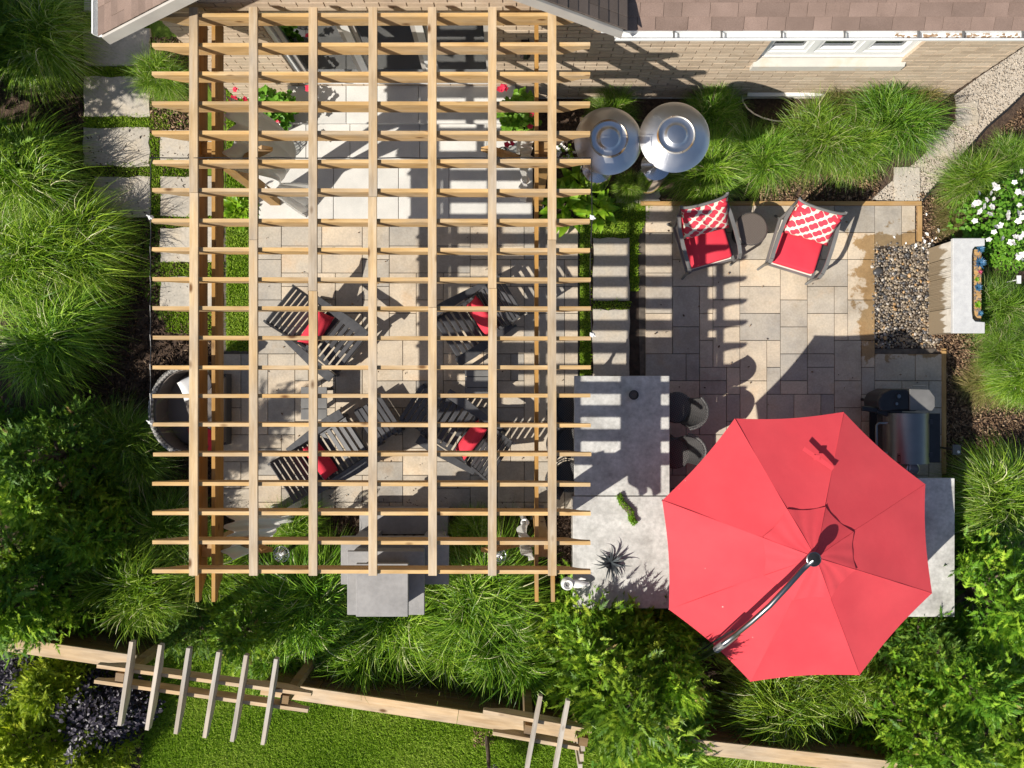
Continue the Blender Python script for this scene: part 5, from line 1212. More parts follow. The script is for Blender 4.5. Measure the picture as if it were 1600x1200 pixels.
arbour('timber arbour with two visible rafters at the lower middle, partly under the cedar', [((845, 1088), (819, 1228)), ((888, 1095), (862, 1235))], [((755, 1112), (925, 1143)), ((770, 1146), (905, 1170))], [(826, 1141), (912, 1160)])
t = thing('low_gate', 'weathered picket gate end beside the cedar at the lower middle', 'gate', W(914, 1160, 0.9)); t.location.z = 0
for i, (px, py) in enumerate([(912, 1152), (911, 1168), (909, 1184), (907, 1200)]):
    q = W(px, py, 1.2) - Vector((t.location.x, t.location.y, 0)); MB().box((q.x, q.y, .6), (.05, .10, 1.2)).build('picket', M['arbor'], t)
# white urn on a pedestal at the corner of the bar
c = W(893, 911, 1.15); t = thing('white_pitcher', 'white ceramic pitcher standing by the pergola tail at the bar corner', 'pitcher', (c.x + .02, c.y, ZB))
def egg(u, v):
    a = 2 * math.pi * u; s = v; r = .085 * math.sin(math.pi * min(1, .08 + s * .78)) ** .55
    return (math.cos(a) * r * 1.0 - .10 + 0, math.sin(a) * r * .82, .02 + .13 * s)
k = MB(); k.lathe([(0, 0), (.05, 0), (.082, .05), (.088, .09), (.072, .14), (.058, .16), (.064, .175), (.056, .175), (.05, .15), (0, .10)], 24, (-.075, 0, 0)); smooth_edges(k.build('bowl', M['ceramic'], t))
k = MB(); k.tube([(-.03, 0, .07), (.06, .0, .115), (.13, -.005, .10), (.19, -.01, .085), (.215, -.012, .085)], [.05, .055, .045, .03, .012], 12); k.build('body', M['ceramic'], t, smooth=True)
k = MB(); k.tube([(.06, .05, .10), (.10, .075, .12), (.16, .06, .10)], [.008, .018, .006], 8); k.build('handle', M['ceramic'], t, smooth=True)
k = MB(); k.lathe([(0, .13), (.046, .13)], 16, (-.075, 0, 0)); k.build('inside', M['grey_metal'], t)

# ------------------------------------------------------------------ plants
def grass_mesh(name, seed, n, R, hgt, mat, width=0.010, droop=(0.15, 0.85), tufts=13, K=7):
    """a clump made of many leaning tufts, so blades cross and flow instead of radiating from one point"""
    g = np.random.RandomState(seed)
    tr = R * 0.42 * np.sqrt((np.arange(tufts) + 0.5) / tufts) * g.uniform(0.75, 1.2, tufts); ta = np.arange(tufts) * 2.39996 + g.uniform(-.4, .4, tufts)
    TX, TY = tr * np.cos(ta), tr * np.sin(ta); tl = ta + g.normal(0, 0.55, tufts); th = g.uniform(0.75, 1.15, tufts); tsw = g.normal(0, 0.25, tufts)
    k = g.randint(0, tufts, n); wide = 0.55 + 1.5 * (1 - tr[k] / (0.55 * R))
    a2 = tl[k] + g.normal(0, 1, n) * wide
    rb = R * 0.09 * np.sqrt(g.uniform(0, 1, n)); aa = g.uniform(0, 2 * np.pi, n)
    reach = R * (0.20 + 0.66 * g.beta(1.9, 1.5, n)); h = hgt * th[k] * g.uniform(0.55, 1.1, n) * (1.12 - 0.35 * reach / R); dr = g.uniform(droop[0], droop[1], n)
    w = width * g.uniform(0.6, 1.25, n); tw = g.normal(0, 0.6, n); bend = (tsw[k] + g.normal(0, 0.14, n)) * reach
    V = np.empty((n, K, 2, 3))
    for i in range(K):
        t = i / (K - 1); rr = reach * (0.30 * t + 0.70 * t ** 2.0)
        x = TX[k] + np.cos(aa) * rb + np.cos(a2) * rr - np.sin(a2) * bend * t ** 2.5; y = TY[k] + np.sin(aa) * rb + np.sin(a2) * rr + np.cos(a2) * bend * t ** 2.5
        z = np.maximum(h * (2 * t - t * t * (1 + dr)), 0.012); P = np.stack([x, y, z], 1)
        ww = w * ((1 - t ** 2.2) * 0.95 + 0.05) * 0.5; q = a2 + tw * t
        S = np.stack([-np.sin(q) * ww, np.cos(q) * ww, ww * 0.5 * np.sin(tw * 3)], 1); V[:, i, 0] = P - S; V[:, i, 1] = P + S
    base = (np.arange(n) * K * 2)[:, None]
    Q = np.concatenate([base + np.array([2 * i, 2 * i + 1, 2 * i + 3, 2 * i + 2]) for i in range(K - 1)])
    tn = np.clip(g.beta(1.1, 1.1, n) * 0.85 + g.uniform(-.12, .12, tufts)[k] + (g.uniform(0, 1, n) > 0.93) * 0.5, 0, 1)
    return npmesh(name, V.reshape(-1, 3), Q, M[mat], np.repeat(tn, K * 2), True)
GB = [grass_mesh('ornamental_grass', 40 + i, 3300, 1.0, 1.05, 'grass', 0.0115, (0.25, 1.1), 8) for i in range(4)]
GF = [grass_mesh('ornamental_grass', 60 + i, 3200, 1.0, 0.95, 'grass_fine', 0.0095, (0.1, 0.85), 9) for i in range(3)]
GD = [grass_mesh('ornamental_grass', 80, 1600, 1.0, 0.7, 'grass_dry', 0.009, (0.1, 0.9))]
def grass(kind, px, py, rpx, hgt, label, i=0):
    """clump whose crown shows at this pixel with this pixel radius"""
    zc = hgt * 0.55; c = W(px, py, zc); r = rpx / F * (H - zc)
    me = {'b': GB, 'f': GF, 'd': GD}[kind]; me = me[i % len(me)]
    o = put(me, 'ornamental_grass', None, (c.x, c.y, 0.0), (RN.uniform(-.08, .08), RN.uniform(-.08, .08), RN.uniform(0, 6.28)), (r * RN.uniform(.9, 1.15), r * RN.uniform(.85, 1.05), hgt)); tag(o, label, 'ornamental grass', 'clumps of ornamental grass', 'thing'); return o
GL = [('b', 35, 275, 108, 1.3, 'uppermost of the big sunlit grass clumps beside the stepping stones'),
      ('b', 95, 395, 122, 1.4, 'widest sunlit grass clump at the left, reaching toward the rafter tips'),
      ('b', 15, 400, 120, 1.6, 'tall grass clump cut by the left edge at mid height'),
      ('b', 60, 515, 122, 1.25, 'sunlit grass clump at the left edge just above the dark cedars'),
      ('b', 45, 50, 105, 1.2, 'dark shaded grass clump in the upper left corner'),
      ('f', 200, 700, 92, 1.15, 'dark shaded grass clump below the wicker sofa'),
      ('f', 265, 830, 78, 1.0, 'grass clump tucked against the lower left pergola post'),
      ('b', 205, 930, 120, 1.45, 'large grass clump above the fence at the lower left'),
      ('b', 325, 905, 80, 1.0, 'grass clump poking out under the lower left pergola corner'),
      ('b', 475, 945, 112, 1.4, 'grass clump left of the fireplace chimney'),
      ('b', 460, 820, 55, 0.8, 'small bright grass clump behind the curtain left of the fireplace'),
      ('b', 605, 1000, 110, 1.35, 'grass clump directly below the chimney'),
      ('b', 520, 1005, 85, 1.2, 'grass clump against the fence between the two arbours'),
      ('b', 695, 1015, 90, 1.3, 'grass clump leaning on the fence right of the chimney'),
      ('b', 765, 940, 130, 1.5, 'big bright grass clump right of the chimney'),
      ('b', 795, 1012, 110, 1.35, 'grass clump hanging over the fence left of the cedar'),
      ('b', 735, 835, 50, 0.8, 'small grass clump between the fireplace and the bar'),
      ('b', 420, 1030, 85, 1.1, 'grass clump spilling toward the six-rafter arbour'),
      ('b', 1215, 1100, 122, 1.4, 'grass clump under the lower edge of the red umbrella'),
      ('b', 1310, 1085, 95, 1.2, 'grass clump under the lower right edge of the red umbrella'),
      ('b', 1575, 790, 105, 1.2, 'bright round grass clump at the right edge beside the grill'),
      ('b', 1600, 590, 65, 0.9, 'bright grass clump cut by the right edge beside the bark mulch'),
      ('f', 1568, 480, 70, 0.8, 'fine grass clump behind the water wall'),
      ('f', 1575, 545, 55, 0.7, 'fine grass clump beside the end of the water wall'),
      ('f', 1532, 278, 64, 0.9, 'fine grass clump between the gravel path and the white roses'),
      ('f', 1585, 250, 50, 0.8, 'fine grass clump at the right edge below the gravel path bend'),
      ('f', 1407, 180, 90, 1.2, 'tall grass clump at the right end of the row under the window'),
      ('f', 1345, 228, 66, 1.0, 'grass clump in the window row nearest the flagstone on the gravel path'),
      ('f', 1285, 216, 84, 1.15, 'middle grass clump of the row under the window'),
      ('f', 1190, 236, 78, 1.1, 'grass clump above the round wicker table'),
      ('f', 1110, 265, 78, 1.0, 'grass clump beside the sunlit patio heater'),
      ('f', 1120, 170, 60, 0.9, 'thin grass clump against the brick wall behind the sunlit heater'),
      ('f', 960, 175, 55, 0.8, 'thin grass clump against the brick wall behind the shaded heater'),
      ('d', 1330, 150, 75, 0.8, 'dry seed-headed grass against the wall below the window sill'),
      ('d', 1440, 140, 70, 0.9, 'dry seed-headed grass at the house corner'),
      ('f', 248, 112, 52, 0.7, 'small grass clump beside the stepping stones under the rafter tips'),
      ('f', 985, 290, 34, 0.5, 'tiny grass tuft between the two patio heaters'),
      ('d', 1500, 340, 45, 0.35, 'low dry grass tuft beside the pebble bed corner'),
      ('d', 1545, 600, 50, 0.4, 'low dry grass tuft on the bark mulch beside the grill')]
for i, g_ in enumerate(GL): grass(*g_, i)

def crown_mesh(name, seed, mat, branches, h, r, per, spray=0.17, shape=0.75, z0=0.08, leaf=0.044, lw=0.36):
    """feathery conifer crown: limbs carry flat fan-shaped sprays of small leaflets"""
    g = np.random.RandomState(seed); C, D, U_ = [], [], []; BT = []
    limbs = []
    for b in range(branches):
        u = (b + g.uniform(0, 1)) / branches; zt = h * (z0 + (1 - z0) * u)
        rr = r * (1 - u) ** shape * g.uniform(0.70, 1.12) * (0.75 + 0.35 * min(1, u / 0.18))
        a = g.uniform(0, 2 * np.pi); tip = np.array([np.cos(a) * rr, np.sin(a) * rr, zt]); root = np.array([0, 0, max(0.05, zt - rr * g.uniform(0.5, 0.9))])
        d = tip - root; L = np.linalg.norm(d) + 1e-6; dn = d / L; limbs.append((root, tip))
        m = int(per * (0.5 + 0.5 * rr / r)) + 4
        f = 1 - 0.58 * g.beta(0.9, 2.1, m); off = g.normal(0, 0.070 * (1 + 0.5 * r), (m, 3)) * np.array([1, 1, 0.7])
        c = root + d * f[:, None] + off
        BT.append(np.full(m, g.normal(0, 0.16))); C.append(c); dd = dn * 0.8 + g.normal(0, 0.5, (m, 3)) + np.array([0, 0, 0.25]); D.append(dd / np.linalg.norm(dd, axis=1)[:, None])
        up = np.array([0, 0, 1.0]) + g.normal(0, 0.45, (m, 3)); U_.append(up)
    C = np.concatenate(C); D = np.concatenate(D); U_ = np.concatenate(U_); m = len(C)
    S = np.cross(D, U_); S /= (np.linalg.norm(S, axis=1)[:, None] + 1e-9); Nn = np.cross(S, D)
    sc = g.uniform(0.65, 1.25, m)[:, None] * spray
    V, T = [], []; per_v = 0
    def tri(p0, p1, p2):
        nonlocal per_v
        V.extend([p0, p1, p2]); T.append([per_v, per_v + 1, per_v + 2]); per_v += 3
    nl = 8
    for i in range(nl):
        f = i / nl
        o = C + D * sc * f
        ll = leaf * (1.15 - 0.6 * f) * g.uniform(0.7, 1.3, (m, 1)) * sc / 0.15
        for s in (-1, 1):
            d = D * 0.75 + S * s * 0.75 + Nn * g.normal(0, 0.25, (m, 1)); tip = o + d * ll; wv = (D * 0.6 - S * s * 0.4) * ll * lw
            tri(o - wv * 0.4, tip, o + wv)
    tri(C - S * sc * 0.03, C + D * sc * 1.15, C + S * sc * 0.03); tri(C + D * sc * 0.7 - S * sc * 0.09, C + D * sc * 1.25, C + D * sc * 0.7 + S * sc * 0.09)
    VV = np.stack(V, 1).reshape(-1, 3); TT = (np.arange(m)[:, None, None] * per_v + np.array(T)[None]).reshape(-1, 3)
    tn = np.repeat(np.clip(np.clip(g.beta(1.5, 1.5, m) * 0.93 + np.concatenate(BT), 0, 0.93) + (g.uniform(0, 1, m) > 0.98) * 0.5, 0, 1), per_v)
    return npmesh(name, VV, TT, M[mat], tn), limbs
def trunk_mesh(limbs, h, r, seed):
    k = MB(); n = 6; k.tube([(0.02 * math.sin(i * 1.7 + seed), 0.02 * math.cos(i * 2.1 + seed), h * 0.92 * i / n) for i in range(n + 1)], [r * (1.05 - 0.95 * i / n) for i in range(n + 1)], 8)
    for a, b in limbs[::2]:
        m_ = (a + b) / 2 + np.array([0, 0, -0.03]); k.tube([tuple(a), tuple(m_), tuple(a + (b - a) * .93)], [r * .32, r * .22, r * .06], 5, False)
    return k.mesh('trunk', M['bark'], True)
KIND = {}
def kind(name, *a, **kw):
    me, limbs = crown_mesh('crown', *a, **kw); KIND[name] = (me, trunk_mesh(limbs, a[3], 0.05 * a[3] ** .7, a[0]))
kind('cedar', 1, 'cedar', 95, 2.5, 1.15, 34); kind('cedar2', 2, 'cedar', 90, 2.4, 1.1, 34)
kind('dark', 3, 'cedar_dark', 95, 3.0, 1.0, 34); kind('dark2', 4, 'cedar_dark', 80, 2.6, 1.15, 34)
kind('gold', 5, 'golden', 85, 1.1, 0.60, 44, spray=0.12, leaf=0.042); kind('tall', 6, 'cedar_dark', 110, 4.6, 1.0, 34)
def tree(k, x, y, s, label, nm='conifer_tree', cat='tree', grp='conifers around the patio', rz=None):
    t = thing(nm, label, cat, (x, y, 0), RN.uniform(0, 6.28) if rz is None else rz, grp)
    put(KIND[k][0], 'crown', t, (0, 0, 0), (0, 0, 0), s); put(KIND[k][1], 'trunk', t, (0, 0, 0), (0, 0, 0), s); return t
def atpx(px, py, z): p = W(px, py, z); return p.x, p.y
o_ = tree('cedar2', 1.98, -3.5, 1.0, 'slim upright cedar beside the umbrella mast'); o_.scale = (0.5, 0.5, 1.16)
tree('cedar', *atpx(975, 1070, 1.5), 1.08, 'feathery green cedar between the bar and the lower fence, left of the umbrella mast')
tree('cedar2', *atpx(925, 995, 0.9), 0.82, 'small cedar against the bar corner below the white pitcher')
tree('cedar2', *atpx(1035, 1150, 1.3), 0.85, 'cedar at the bottom edge covering the fence beside the small arbour')
tree('cedar', *atpx(1500, 1060, 1.2), 0.82, 'broad cedar below the right end of the bar')
tree('dark2', *atpx(1440, 1000, 0.8), 0.60, 'low dark cedar between the umbrella and the right end of the bar')
tree('cedar2', *atpx(1570, 950, 1.3), 0.90, 'cedar cut by the right edge below the round grass clump')
tree('cedar', *atpx(1450, 1150, 1.2), 0.85, 'cedar at the bottom edge right of the umbrella')
tree('cedar2', *atpx(1575, 1150, 1.4), 0.95, 'cedar in the lower right corner')
tree('cedar', *atpx(385, 985, 0.9), 0.60, 'yellow-green cedar below the pergola left of the fireplace')
tree('dark2', *atpx(290, 985, 0.6), 0.42, 'small dark cedar behind the six-rafter arbour')
tree('tall', -6.75, -2.6, 0.95, 'tall dark conifer at the left edge casting shade over the wicker sofa')
tree('dark', -6.1, -0.95, 0.75, 'dark cedar at the left edge directly below the big grasses')
tree('cedar2', *atpx(60, 775, 1.2), 0.80, 'dark cedar at the left edge beside the shaded grass clump')
tree('cedar', *atpx(150, 835, 0.9), 0.62, 'dark cedar between the tall conifer and the lower left pergola corner')
tree('cedar', *atpx(50, 935, 1.1), 0.80, 'green cedar at the left edge above the fence')
tree('dark2', -7.3, -0.95, 0.75, 'low dark conifer at the left edge beside the grasses')
tree('dark', -8.7, -1.3, 1.3, 'unseen tall conifer added past the left edge to shade the bark mulch')  # out of view, put in for the shade it casts
tree('dark', -7.35, 4.75, 0.8, 'dark cedar in the upper left corner')
tree('dark2', -8.35, 3.65, 1.5, 'broad dark conifer added past the upper left edge to shade the corner grasses')  # added and widened to throw shade over the upper left corner
for px, py, s, lb in ((68, 1082, 0.92, 'golden cypress shrub above the purple-leaved shrub at the lower left'), (35, 1165, 1.15, 'golden cypress shrub in the lower left corner'), (135, 1190, 0.85, 'golden cypress shrub at the bottom edge below the purple shrub'), (20, 1115, .7, 'small golden cypress shrub at the left edge below the fence')):
    tree('gold', *atpx(px, py, .7), s, lb, 'golden_cypress', 'shrub', 'golden cypress shrubs')

def leaf_mesh(name, seed, mat, n, R, hgt, ll, lw, droop=0.3, fill=0.55, flat=1.0):
    """dome of separate broad leaves, each folded along its midrib"""
    g = np.random.RandomState(seed); a = g.uniform(0, 2 * np.pi, n); u = g.uniform(0, 1, n) ** 0.6; el = np.arcsin(g.uniform(0.02, 1, n))
    rr = R * (fill + (1 - fill) * g.uniform(0, 1, n) ** 0.5) * (1 + 0.18 * np.sin(3 * a + seed) + 0.1 * np.sin(7 * a))
    C = np.stack([np.cos(a) * np.cos(el) * rr, np.sin(a) * np.cos(el) * rr, 0.04 + np.sin(el) * hgt * (rr / R)], 1)
    d = np.stack([np.cos(a), np.sin(a), np.zeros(n)], 1) + g.normal(0, 0.55, (n, 3)) * np.array([1, 1, .5]); d[:, 2] += 0.25 - droop * g.uniform(0, 1, n); d /= np.linalg.norm(d, axis=1)[:, None]
    up = np.array([0, 0, 1.0]) + g.normal(0, 0.35, (n, 3)) * flat; s = np.cross(d, up); s /= np.linalg.norm(s, axis=1)[:, None]; nn = np.cross(s, d)
    L = ll * g.uniform(0.6, 1.25, n)[:, None]; w = lw * g.uniform(0.7, 1.2, n)[:, None]
    V = np.stack([C, C + d * L * .35 + s * w + nn * w * .25, C + d * L * .75 + s * w * .75 - nn * L * .03, C + d * L - nn * L * .14, C + d * L * .75 - s * w * .75 - nn * L * .03, C + d * L * .35 - s * w + nn * w * .25, C + d * L * .5 - nn * w * .12], 1).reshape(-1, 3)
    b = np.arange(n)[:, None] * 7; T = np.concatenate([b + q for q in ([0, 1, 6], [1, 2, 6], [2, 3, 6], [3, 4, 6], [4, 5, 6], [5, 0, 6])])
    return npmesh(name, V, T, M[mat], np.repeat(g.beta(2, 2, n), 7), True)
PUR = leaf_mesh('foliage', 1, 'purple', 2600, 0.5, 0.8, .05, .017, fill=.35)
for px, py, s, lb in ((155, 1120, 1.0, 'dark purple-leaved shrub under the six-rafter arbour'), (5, 1080, .85, 'dark purple-leaved shrub at the left edge below the fence')):
    x, y = atpx(px, py, .5); t = thing('purple_shrub', lb, 'shrub', (x, y, 0), 0, 'purple-leaved shrubs'); put(PUR, 'foliage', t, (0, 0, 0), (0, 0, px), s * 1.22)
    k = MB()
    for i in range(7): a = i * .9; k.tube([(0, 0, 0), (.12 * math.cos(a), .12 * math.sin(a), .3), (.3 * math.cos(a), .3 * math.sin(a), .62)], [.014, .01, .004], 5)
    k.build('stem', M['bark'], t)
x, y = atpx(765, 1196, .3); t = thing('purple_shrub', 'tiny purple-leaved tree by the lawn at the bottom edge with bare trunk', 'shrub', (x, y - .1, 0), 0, 'purple-leaved shrubs')
put(PUR, 'foliage', t, (0, 0, .55), (0, 0, 1), .42); k = MB(); k.tube([(-.05, .38, 0.02), (-.02, .25, .25), (0, .05, .5), (0, 0, .7)], [.035, .03, .022, .012], 7); k.build('trunk', M['bark'], t)
x, y = atpx(752, 1152, 0); tag(scatter_chips('mulch_ring', [[(740, 1140), (768, 1140), (772, 1162), (738, 1165)]], 120, .04, .02, M['chips'], 9), 'small ring of brown mulch round the tiny purple tree', 'mulch', kind='stuff')
# hostas and broad plants
def big_leaf(seed):
    rg = random.Random(seed); V, tn = [], []
    for q in range(6):
        f = q / 5; w = 0.24 * math.sin(math.pi * min(1, 0.10 + 0.9 * f) ** 0.8) + 0.006; z = 0.55 * f - 0.62 * f * f
        V += [(f, -w, z + w * .35), (f, 0, z), (f, w, z + w * .35)]; tn += [rg.random()] * 3
    Q = [q_ for j_ in range(5) for q_ in ((3 * j_, 3 * j_ + 1, 3 * j_ + 4, 3 * j_ + 3), (3 * j_ + 1, 3 * j_ + 2, 3 * j_ + 5, 3 * j_ + 4))]
    return npmesh('leaf', V, Q, M['hosta'], tn, True)
BLEAF = [big_leaf(i) for i in range(4)]
def leafy(px, py, z, n, L, R, label):
    x, y = atpx(px, py, z); t = thing('leafy_plant', label, 'plant', (x, y, 0.0), 0, 'leafy green plants')
    k = MB()
    for i in range(6): a = i * 1.05; k.tube([(0, 0, 0), (R * .3 * math.cos(a), R * .3 * math.sin(a), .12), (R * .5 * math.cos(a), R * .5 * math.sin(a), .3)], [.008, .006, .003], 5)
    k.build('stem', M['hosta'], t)
    for i in range(n):
        f = (i + .5) / n; a = i * 2.39996 + RN.uniform(-.3, .3); rr = R * .75 * f ** .6
        put(BLEAF[i % 4], 'leaf', t, (rr * math.cos(a), rr * math.sin(a), .06 + .34 * (1 - f) * RN.uniform(.7, 1.1)), (RN.uniform(-.3, .3), rad(-10 - 35 * (1 - f)) + RN.uniform(-.25, .25), a + RN.uniform(-.4, .4)), L * RN.uniform(.7, 1.2))
    return t
leafy(372, 325, .3, 75, .13, .28, 'bright leafy plant between the turf strip and the bottom step')
leafy(885, 318, .35, 48, .26, .30, 'lush strap-leaved plant at the right pergola post, lower of two'); leafy(905, 285, .3, 38, .24, .24, 'lush strap-leaved plant below the shaded patio heater')
leafy(935, 325, .25, 30, .20, .20, 'low strap-leaved plant next to the turf beside the path slabs')
x, y = atpx(880, 240, .2); k = leaf_mesh('foliage', 12, 'hosta', 60, .16, .2, .05, .02); o = thing('white_flower_cushion', 'low cushion of white flowers between the pergola post and shaded heater', 'flowers', (x, y, 0)); put(k, 'foliage', o)
def blossom_mesh(mat, r, petals, seed):
    rg = random.Random(seed); k = MB()
    for ring, (rr, lift) in enumerate(((1.0, .0), (.62, .25))):
        for i in range(petals):
            a = 2 * math.pi * i / petals + ring * .5 + rg.uniform(-.15, .15); d = Vector((math.cos(a), math.sin(a), 0)); s = Vector((-d.y, d.x, 0)); L = r * rr * rg.uniform(.85, 1.1)
            k.add([Vector((0, 0, lift * r)), d * L * .55 + s * L * .42 + Vector((0, 0, r * (.25 + lift))), d * L + Vector((0, 0, r * (.18 + lift + rg.uniform(-.1, .1)))), d * L * .55 - s * L * .42 + Vector((0, 0, r * (.25 + lift)))], [(0, 1, 2, 3)])
    return k.mesh('blossom', mat, True)
BW = [blossom_mesh(M['petal_white'], .05, 5, i) for i in range(3)]; BR = [blossom_mesh(M['petal_red'], .050, 5, i + 9) for i in range(3)]
for i in range(16):
    a = RN.uniform(0, 6.28); rr = .17 * RN.random() ** .5; put(BW[i % 3], 'blossom', o, (rr * math.cos(a), rr * math.sin(a), .2 + RN.uniform(-.03, .05)), (RN.uniform(-.6, .6), RN.uniform(-.6, .6), RN.uniform(0, 6)), .65)
def in_tree(me, x, y, s, label, nm, cat, spots, B, zb, size=1.0):
    t = thing(nm, label, cat, (x, y, 0)); put(me, 'foliage', t, (0, 0, 0), (0, 0, RN.uniform(0, 6)), s)
    k = MB()
    for i in range(8): a = i * .8; k.tube([(0, 0, 0), (.15 * math.cos(a), .15 * math.sin(a), zb * .5), (.32 * math.cos(a), .32 * math.sin(a), zb * .85)], [.012, .009, .004], 5)
    k.build('stem', M['bark'], t)
    for i, (dx, dy, zz) in enumerate(spots): put(B[i % 3], 'blossom', t, (dx, dy, zz), (RN.uniform(-.7, .7), RN.uniform(-.7, .7), RN.uniform(0, 6)), size * RN.uniform(.8, 1.25))
    return t
ROSE = leaf_mesh('foliage', 7, 'broad', 1500, .55, .8, .06, .024, fill=.3)
def spots(x, y, L):
    out = []
    for px, py, z in L: p = W(px, py, z); out.append((p.x - x, p.y - y, z))
    return out
x, y = atpx(1575, 325, .6)
in_tree(ROSE, x, y, 1.0, 'white rose bush in full bloom behind the water wall', 'rose_bush', 'rose bush', spots(x, y, [(1525, 318, .8), (1521, 322, .78), (1546, 335, .85), (1523, 345, .7), (1556, 355, .9), (1562, 352, .8), (1590, 333, .9), (1597, 340, .9), (1575, 340, .85), (1545, 375, .75), (1565, 372, .8), (1586, 370, .8), (1555, 290, .85), (1552, 310, .7), (1590, 300, .9), (1595, 268, .9), (1592, 402, .8), (1598, 398, .8), (1585, 285, .85), (1553, 289, .9), (1549, 323, .8), (1530, 330, .8)] + [(RN.uniform(1528, 1600), RN.uniform(285, 385), RN.uniform(.75, .9)) for _ in range(14)]), BW, .7, 0.9)
x, y = atpx(1598, 385, .5); in_tree(ROSE, x, y, .6, 'small white rose bush cut by the right edge', 'rose_bush', 'rose bush', spots(x, y, [(1588, 400, .6), (1595, 405, .6), (1580, 378, .6), (1592, 372, .6)]), BW, .4, 1.0)
tag(scatter_chips('fallen_leaves', [[(400, 350), (900, 350), (900, 780), (400, 780)], [(1005, 330), (1340, 330), (1340, 640), (1005, 640)], [(1340, 560), (1465, 560), (1465, 640), (1340, 640)]], 130, .018, .02, M['chips'], 31, .047), 'scattered brown leaf bits lying on the patio pavers', 'leaves', kind='stuff')
# fallen petals by the basin
k = MB(); rg = random.Random(4)
for (px, py) in [(1415, 380), (1397, 371), (1440, 372), (1448, 366), (1456, 376), (1452, 381), (1462, 372), (1430, 384), (1444, 377), (1447, 335), (1466, 360), (1508, 352), (1442, 388)]:
    p = W(px, py, .05); a = rg.random() * 6; s = rg.uniform(.02, .045); d = Vector((math.cos(a), math.sin(a), 0)); e = Vector((-d.y, d.x, 0))
    k.add([p - d * s, p + e * s * .6 + Vector((0, 0, .012)), p + d * s, p - e * s * .6 + Vector((0, 0, .012)), p + Vector((0, 0, -.012))], [(0, 3, 2, 1), (0, 1, 4), (1, 2, 4), (2, 3, 4), (3, 0, 4)])
o = k.build('fallen_petals', M['petal_white']); tag(o, 'white rose petals fallen beside the pebble bed', 'petals', kind='stuff')
# flower pots on the steps
POT = leaf_mesh('foliage', 9, 'broad', 420, .27, .36, .075, .034, fill=.25)
def pot(px, py, z, label, L):
    x, y = atpx(px, py, z + .6); t = thing('flower_pot', label, 'flower pot', (x, y, z), 0, 'flower pots beside the patio door')
    k = MB(); k.lathe([(0, 0), (.13, 0), (.19, .40), (.205, .42), (.19, .42), (.175, .38), (0, .38)], 24); smooth_edges(k.build('pot', M['terracotta'], t))
    MB().lathe([(0, .39), (.18, .385)], 16).build('potting_soil', M['soil'], t); put(POT, 'foliage', t, (0, 0, .40), (0, 0, px))
    k = MB()
    for i in range(9): a = i * .7; k.tube([(0, 0, .36), (.12 * math.cos(a), .12 * math.sin(a), .55), (.2 * math.cos(a), .2 * math.sin(a), .66)], [.008, .006, .003], 5)
    k.build('stem', M['bark'], t)
    for i, (qx, qy, zz) in enumerate(L):
        p = W(qx, qy, z + zz); put((BW if i % 7 == 6 else BR)[i % 3], 'blossom', t, (p.x - x, p.y - y, zz), (RN.uniform(-.7, .7), RN.uniform(-.7, .7), RN.uniform(0, 6)), RN.uniform(.8, 1.4))
pot(428, 168, .34, 'dark pot of trailing red and white flowers left of the patio door steps', [(368, 140, .75), (365, 155, .75), (383, 155, .8), (382, 185, .7), (377, 190, .7), (392, 196, .7), (435, 194, .8), (434, 192, .8), (483, 138, .8), (390, 180, .75), (386, 190, .75), (388, 186, .75), (437, 224, .5), (449, 229, .5), (455, 231, .5), (400, 170, .8), (442, 220, .5)])
pot(810, 176, .34, 'dark pot of trailing red and white flowers right of the patio door steps', [(780, 139, .8), (786, 136, .8), (790, 138, .8), (830, 178, .75), (828, 197, .7), (800, 224, .5), (814, 222, .5), (818, 226, .5), (822, 232, .5), (821, 235, .5), (792, 226, .5), (834, 160, .7), (816, 220, .5)])
# moss log and agave-shaped shadow on the bar
p0, p1 = W(966, 772, ZB), W(992, 818, ZB); mid = (p0 + p1) / 2; t = thing('moss_planter', 'narrow mossy driftwood planter lying across the bar seam', 'planter', (mid.x, mid.y, ZB))
Lp = [p0 - mid, (p0 - mid) * .45 + Vector((-.012, -.01, 0)), (p1 - mid) * .2 + Vector((.03, .0, 0)), (p1 - mid) * .6 + Vector((-.01, .0, 0)), p1 - mid]
for q in Lp: q.z = 0.035
k = MB(); k.tube(Lp, [.028, .04, .042, .036, .02], 10); k.build('driftwood', M['bark'], t, smooth=True)
g = np.random.RandomState(3); n = 900; f = g.uniform(0, 1, n) * 3.999; i0 = f.astype(int); fr = (f - i0)[:, None]; PA = np.array([list(q) for q in Lp]); C = PA[i0] * (1 - fr) + PA[i0 + 1] * fr
a = g.uniform(-.3, np.pi + .3, n); ax = np.array([p1.y - p0.y, -(p1.x - p0.x), 0]); ax = ax / np.linalg.norm(ax); C = C + np.outer(np.cos(a) * .036, ax) + np.outer(np.sin(a) * .038, [0, 0, 1]); d = g.normal(0, 1, (n, 3)); d[:, 2] = np.abs(d[:, 2]); d /= np.linalg.norm(d, axis=1)[:, None]; s = np.cross(d, g.normal(0, 1, (n, 3))); s /= np.linalg.norm(s, axis=1)[:, None]
V = np.stack([C - s * .006, C + s * .006, C + d * .028], 1).reshape(-1, 3); put(npmesh('moss', V, np.arange(3 * n).reshape(-1, 3), M['hosta'], np.repeat(g.uniform(0, 1, n), 3)), 'moss', t)
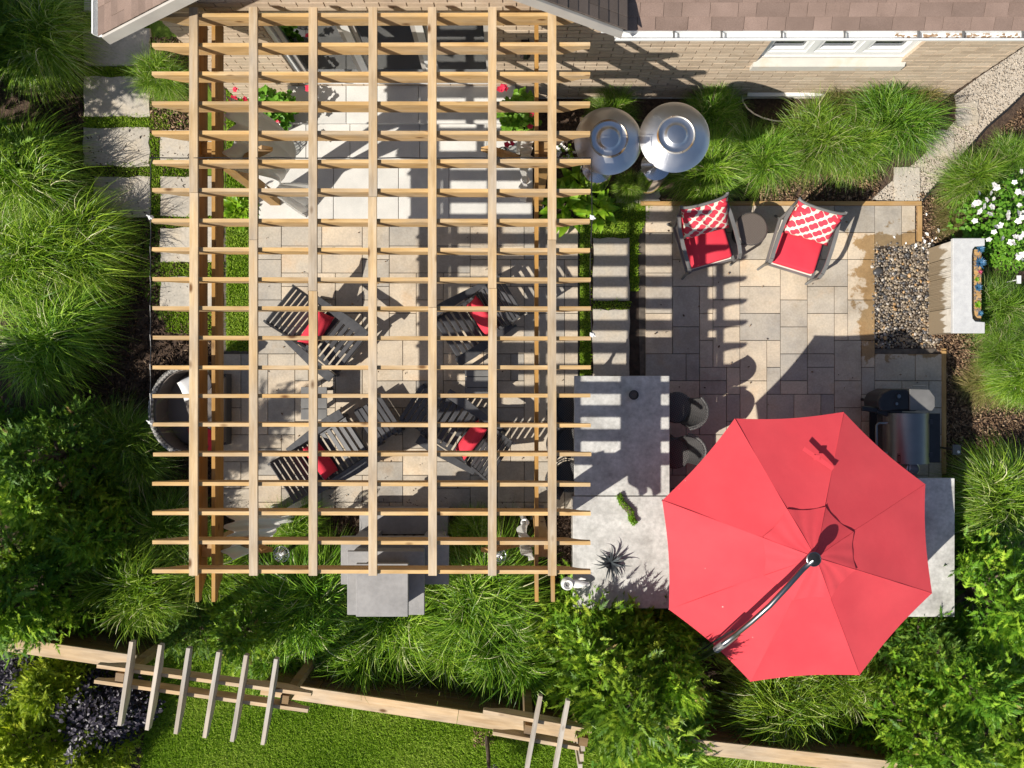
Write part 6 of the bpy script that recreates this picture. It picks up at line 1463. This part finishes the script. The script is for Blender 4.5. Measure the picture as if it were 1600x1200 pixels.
# agave-shaped cast shadow built as solid dark leaves, long, narrow and arching
c = W(955, 880, ZB + .06); t = thing('agave_shadow_plant', 'dark plant shape added for the spiky agave shadow on the pale bar top', 'plant', (c.x, c.y, ZB))
k = MB(); k.lathe([(0, 0), (.07, 0), (.09, .03), (.082, .03), (.07, .02), (0, .02)], 20); k.build('dish', M['black'], t)
rg = random.Random(8)
for i in range(24):
    a = i * 2.39996 + rg.uniform(-.15, .15); L = rg.uniform(.17, .29); w = rg.uniform(.012, .020); up = rg.uniform(.03, .16); V, tn = [], []
    for q in range(7):
        f = q / 6; d = Vector((math.cos(a + .25 * f * math.sin(i)), math.sin(a + .25 * f * math.sin(i)), 0)); s_ = Vector((-d.y, d.x, 0)); ww = w * (0.55 + .9 * f if f < .4 else .91 * (1 - f) / .6 + .02)
        z_ = .025 + up * math.sin(f * 2.3); cc = d * (L * f) + Vector((0, 0, z_)); V += [tuple(cc - s_ * ww + Vector((0, 0, .004))), tuple(cc), tuple(cc + s_ * ww + Vector((0, 0, .004)))]; tn += [rg.random()] * 3
    Q = [q_ for j in range(6) for q_ in ((3 * j, 3 * j + 1, 3 * j + 4, 3 * j + 3), (3 * j + 1, 3 * j + 2, 3 * j + 5, 3 * j + 4))]
    put(npmesh('leaf', V, Q, M['agave'], tn, True), 'leaf', t)

# ------------------------------------------------------------------ small pieces go under the part they are fixed to
NEST = {'cantilever_umbrella': [('seam', 'panel'), ('vent_seam', 'vent_panel'), ('hub_cap', 'hub'), ('clamp', 'arm'), ('brace_rod', 'mast')],
        'patio_heater': [('rim_band', 'reflector'), ('top_cap', 'reflector'), ('bolt', 'reflector'), ('seam', 'reflector'), ('control_collar', 'pole')],
        'pellet_grill': [('handle', 'lid'), ('hinge', 'lid'), ('badge', 'lid'), ('badge_frame', 'lid'), ('hopper_lid', 'hopper'), ('hopper_handle', 'hopper'), ('dial', 'hopper'), ('bucket_hook', 'drip_bucket')],
        'bar_stool': [('back_rim', 'backrest')], 'wicker_sofa': [('top_rim', 'backrest')], 'wicker_table': [('rim', 'table_top')], 'flower_pot': [('potting_soil', 'pot'), ('blossom', 'foliage')],
        'rose_bush': [('blossom', 'foliage')], 'water_wall': [('planter_gravel', 'planter_trough'), ('planter_soil', 'planter_trough')], 'outdoor_fireplace': [('log', 'firebox_back')], 'lantern': [('candle', 'frame'), ('glass', 'frame')]}
base_name = lambda o: o.name.split('.')[0]
for root in [o for o in COL.objects if o.parent is None]:
    for cb, pb in NEST.get(base_name(root), []):
        ch = sorted([c for c in root.children if base_name(c) == cb], key=lambda c: c.name); ps = sorted([c for c in root.children if base_name(c) == pb], key=lambda c: c.name)
        for i, c in enumerate(ch):
            p = ps[i if len(ps) == len(ch) else 0]; m = Matrix.LocRotScale(p.location, p.rotation_euler, p.scale).inverted() @ Matrix.LocRotScale(c.location, c.rotation_euler, c.scale)
            c.parent = p; c.location, q, c.scale = m.decompose(); c.rotation_euler = q.to_euler()
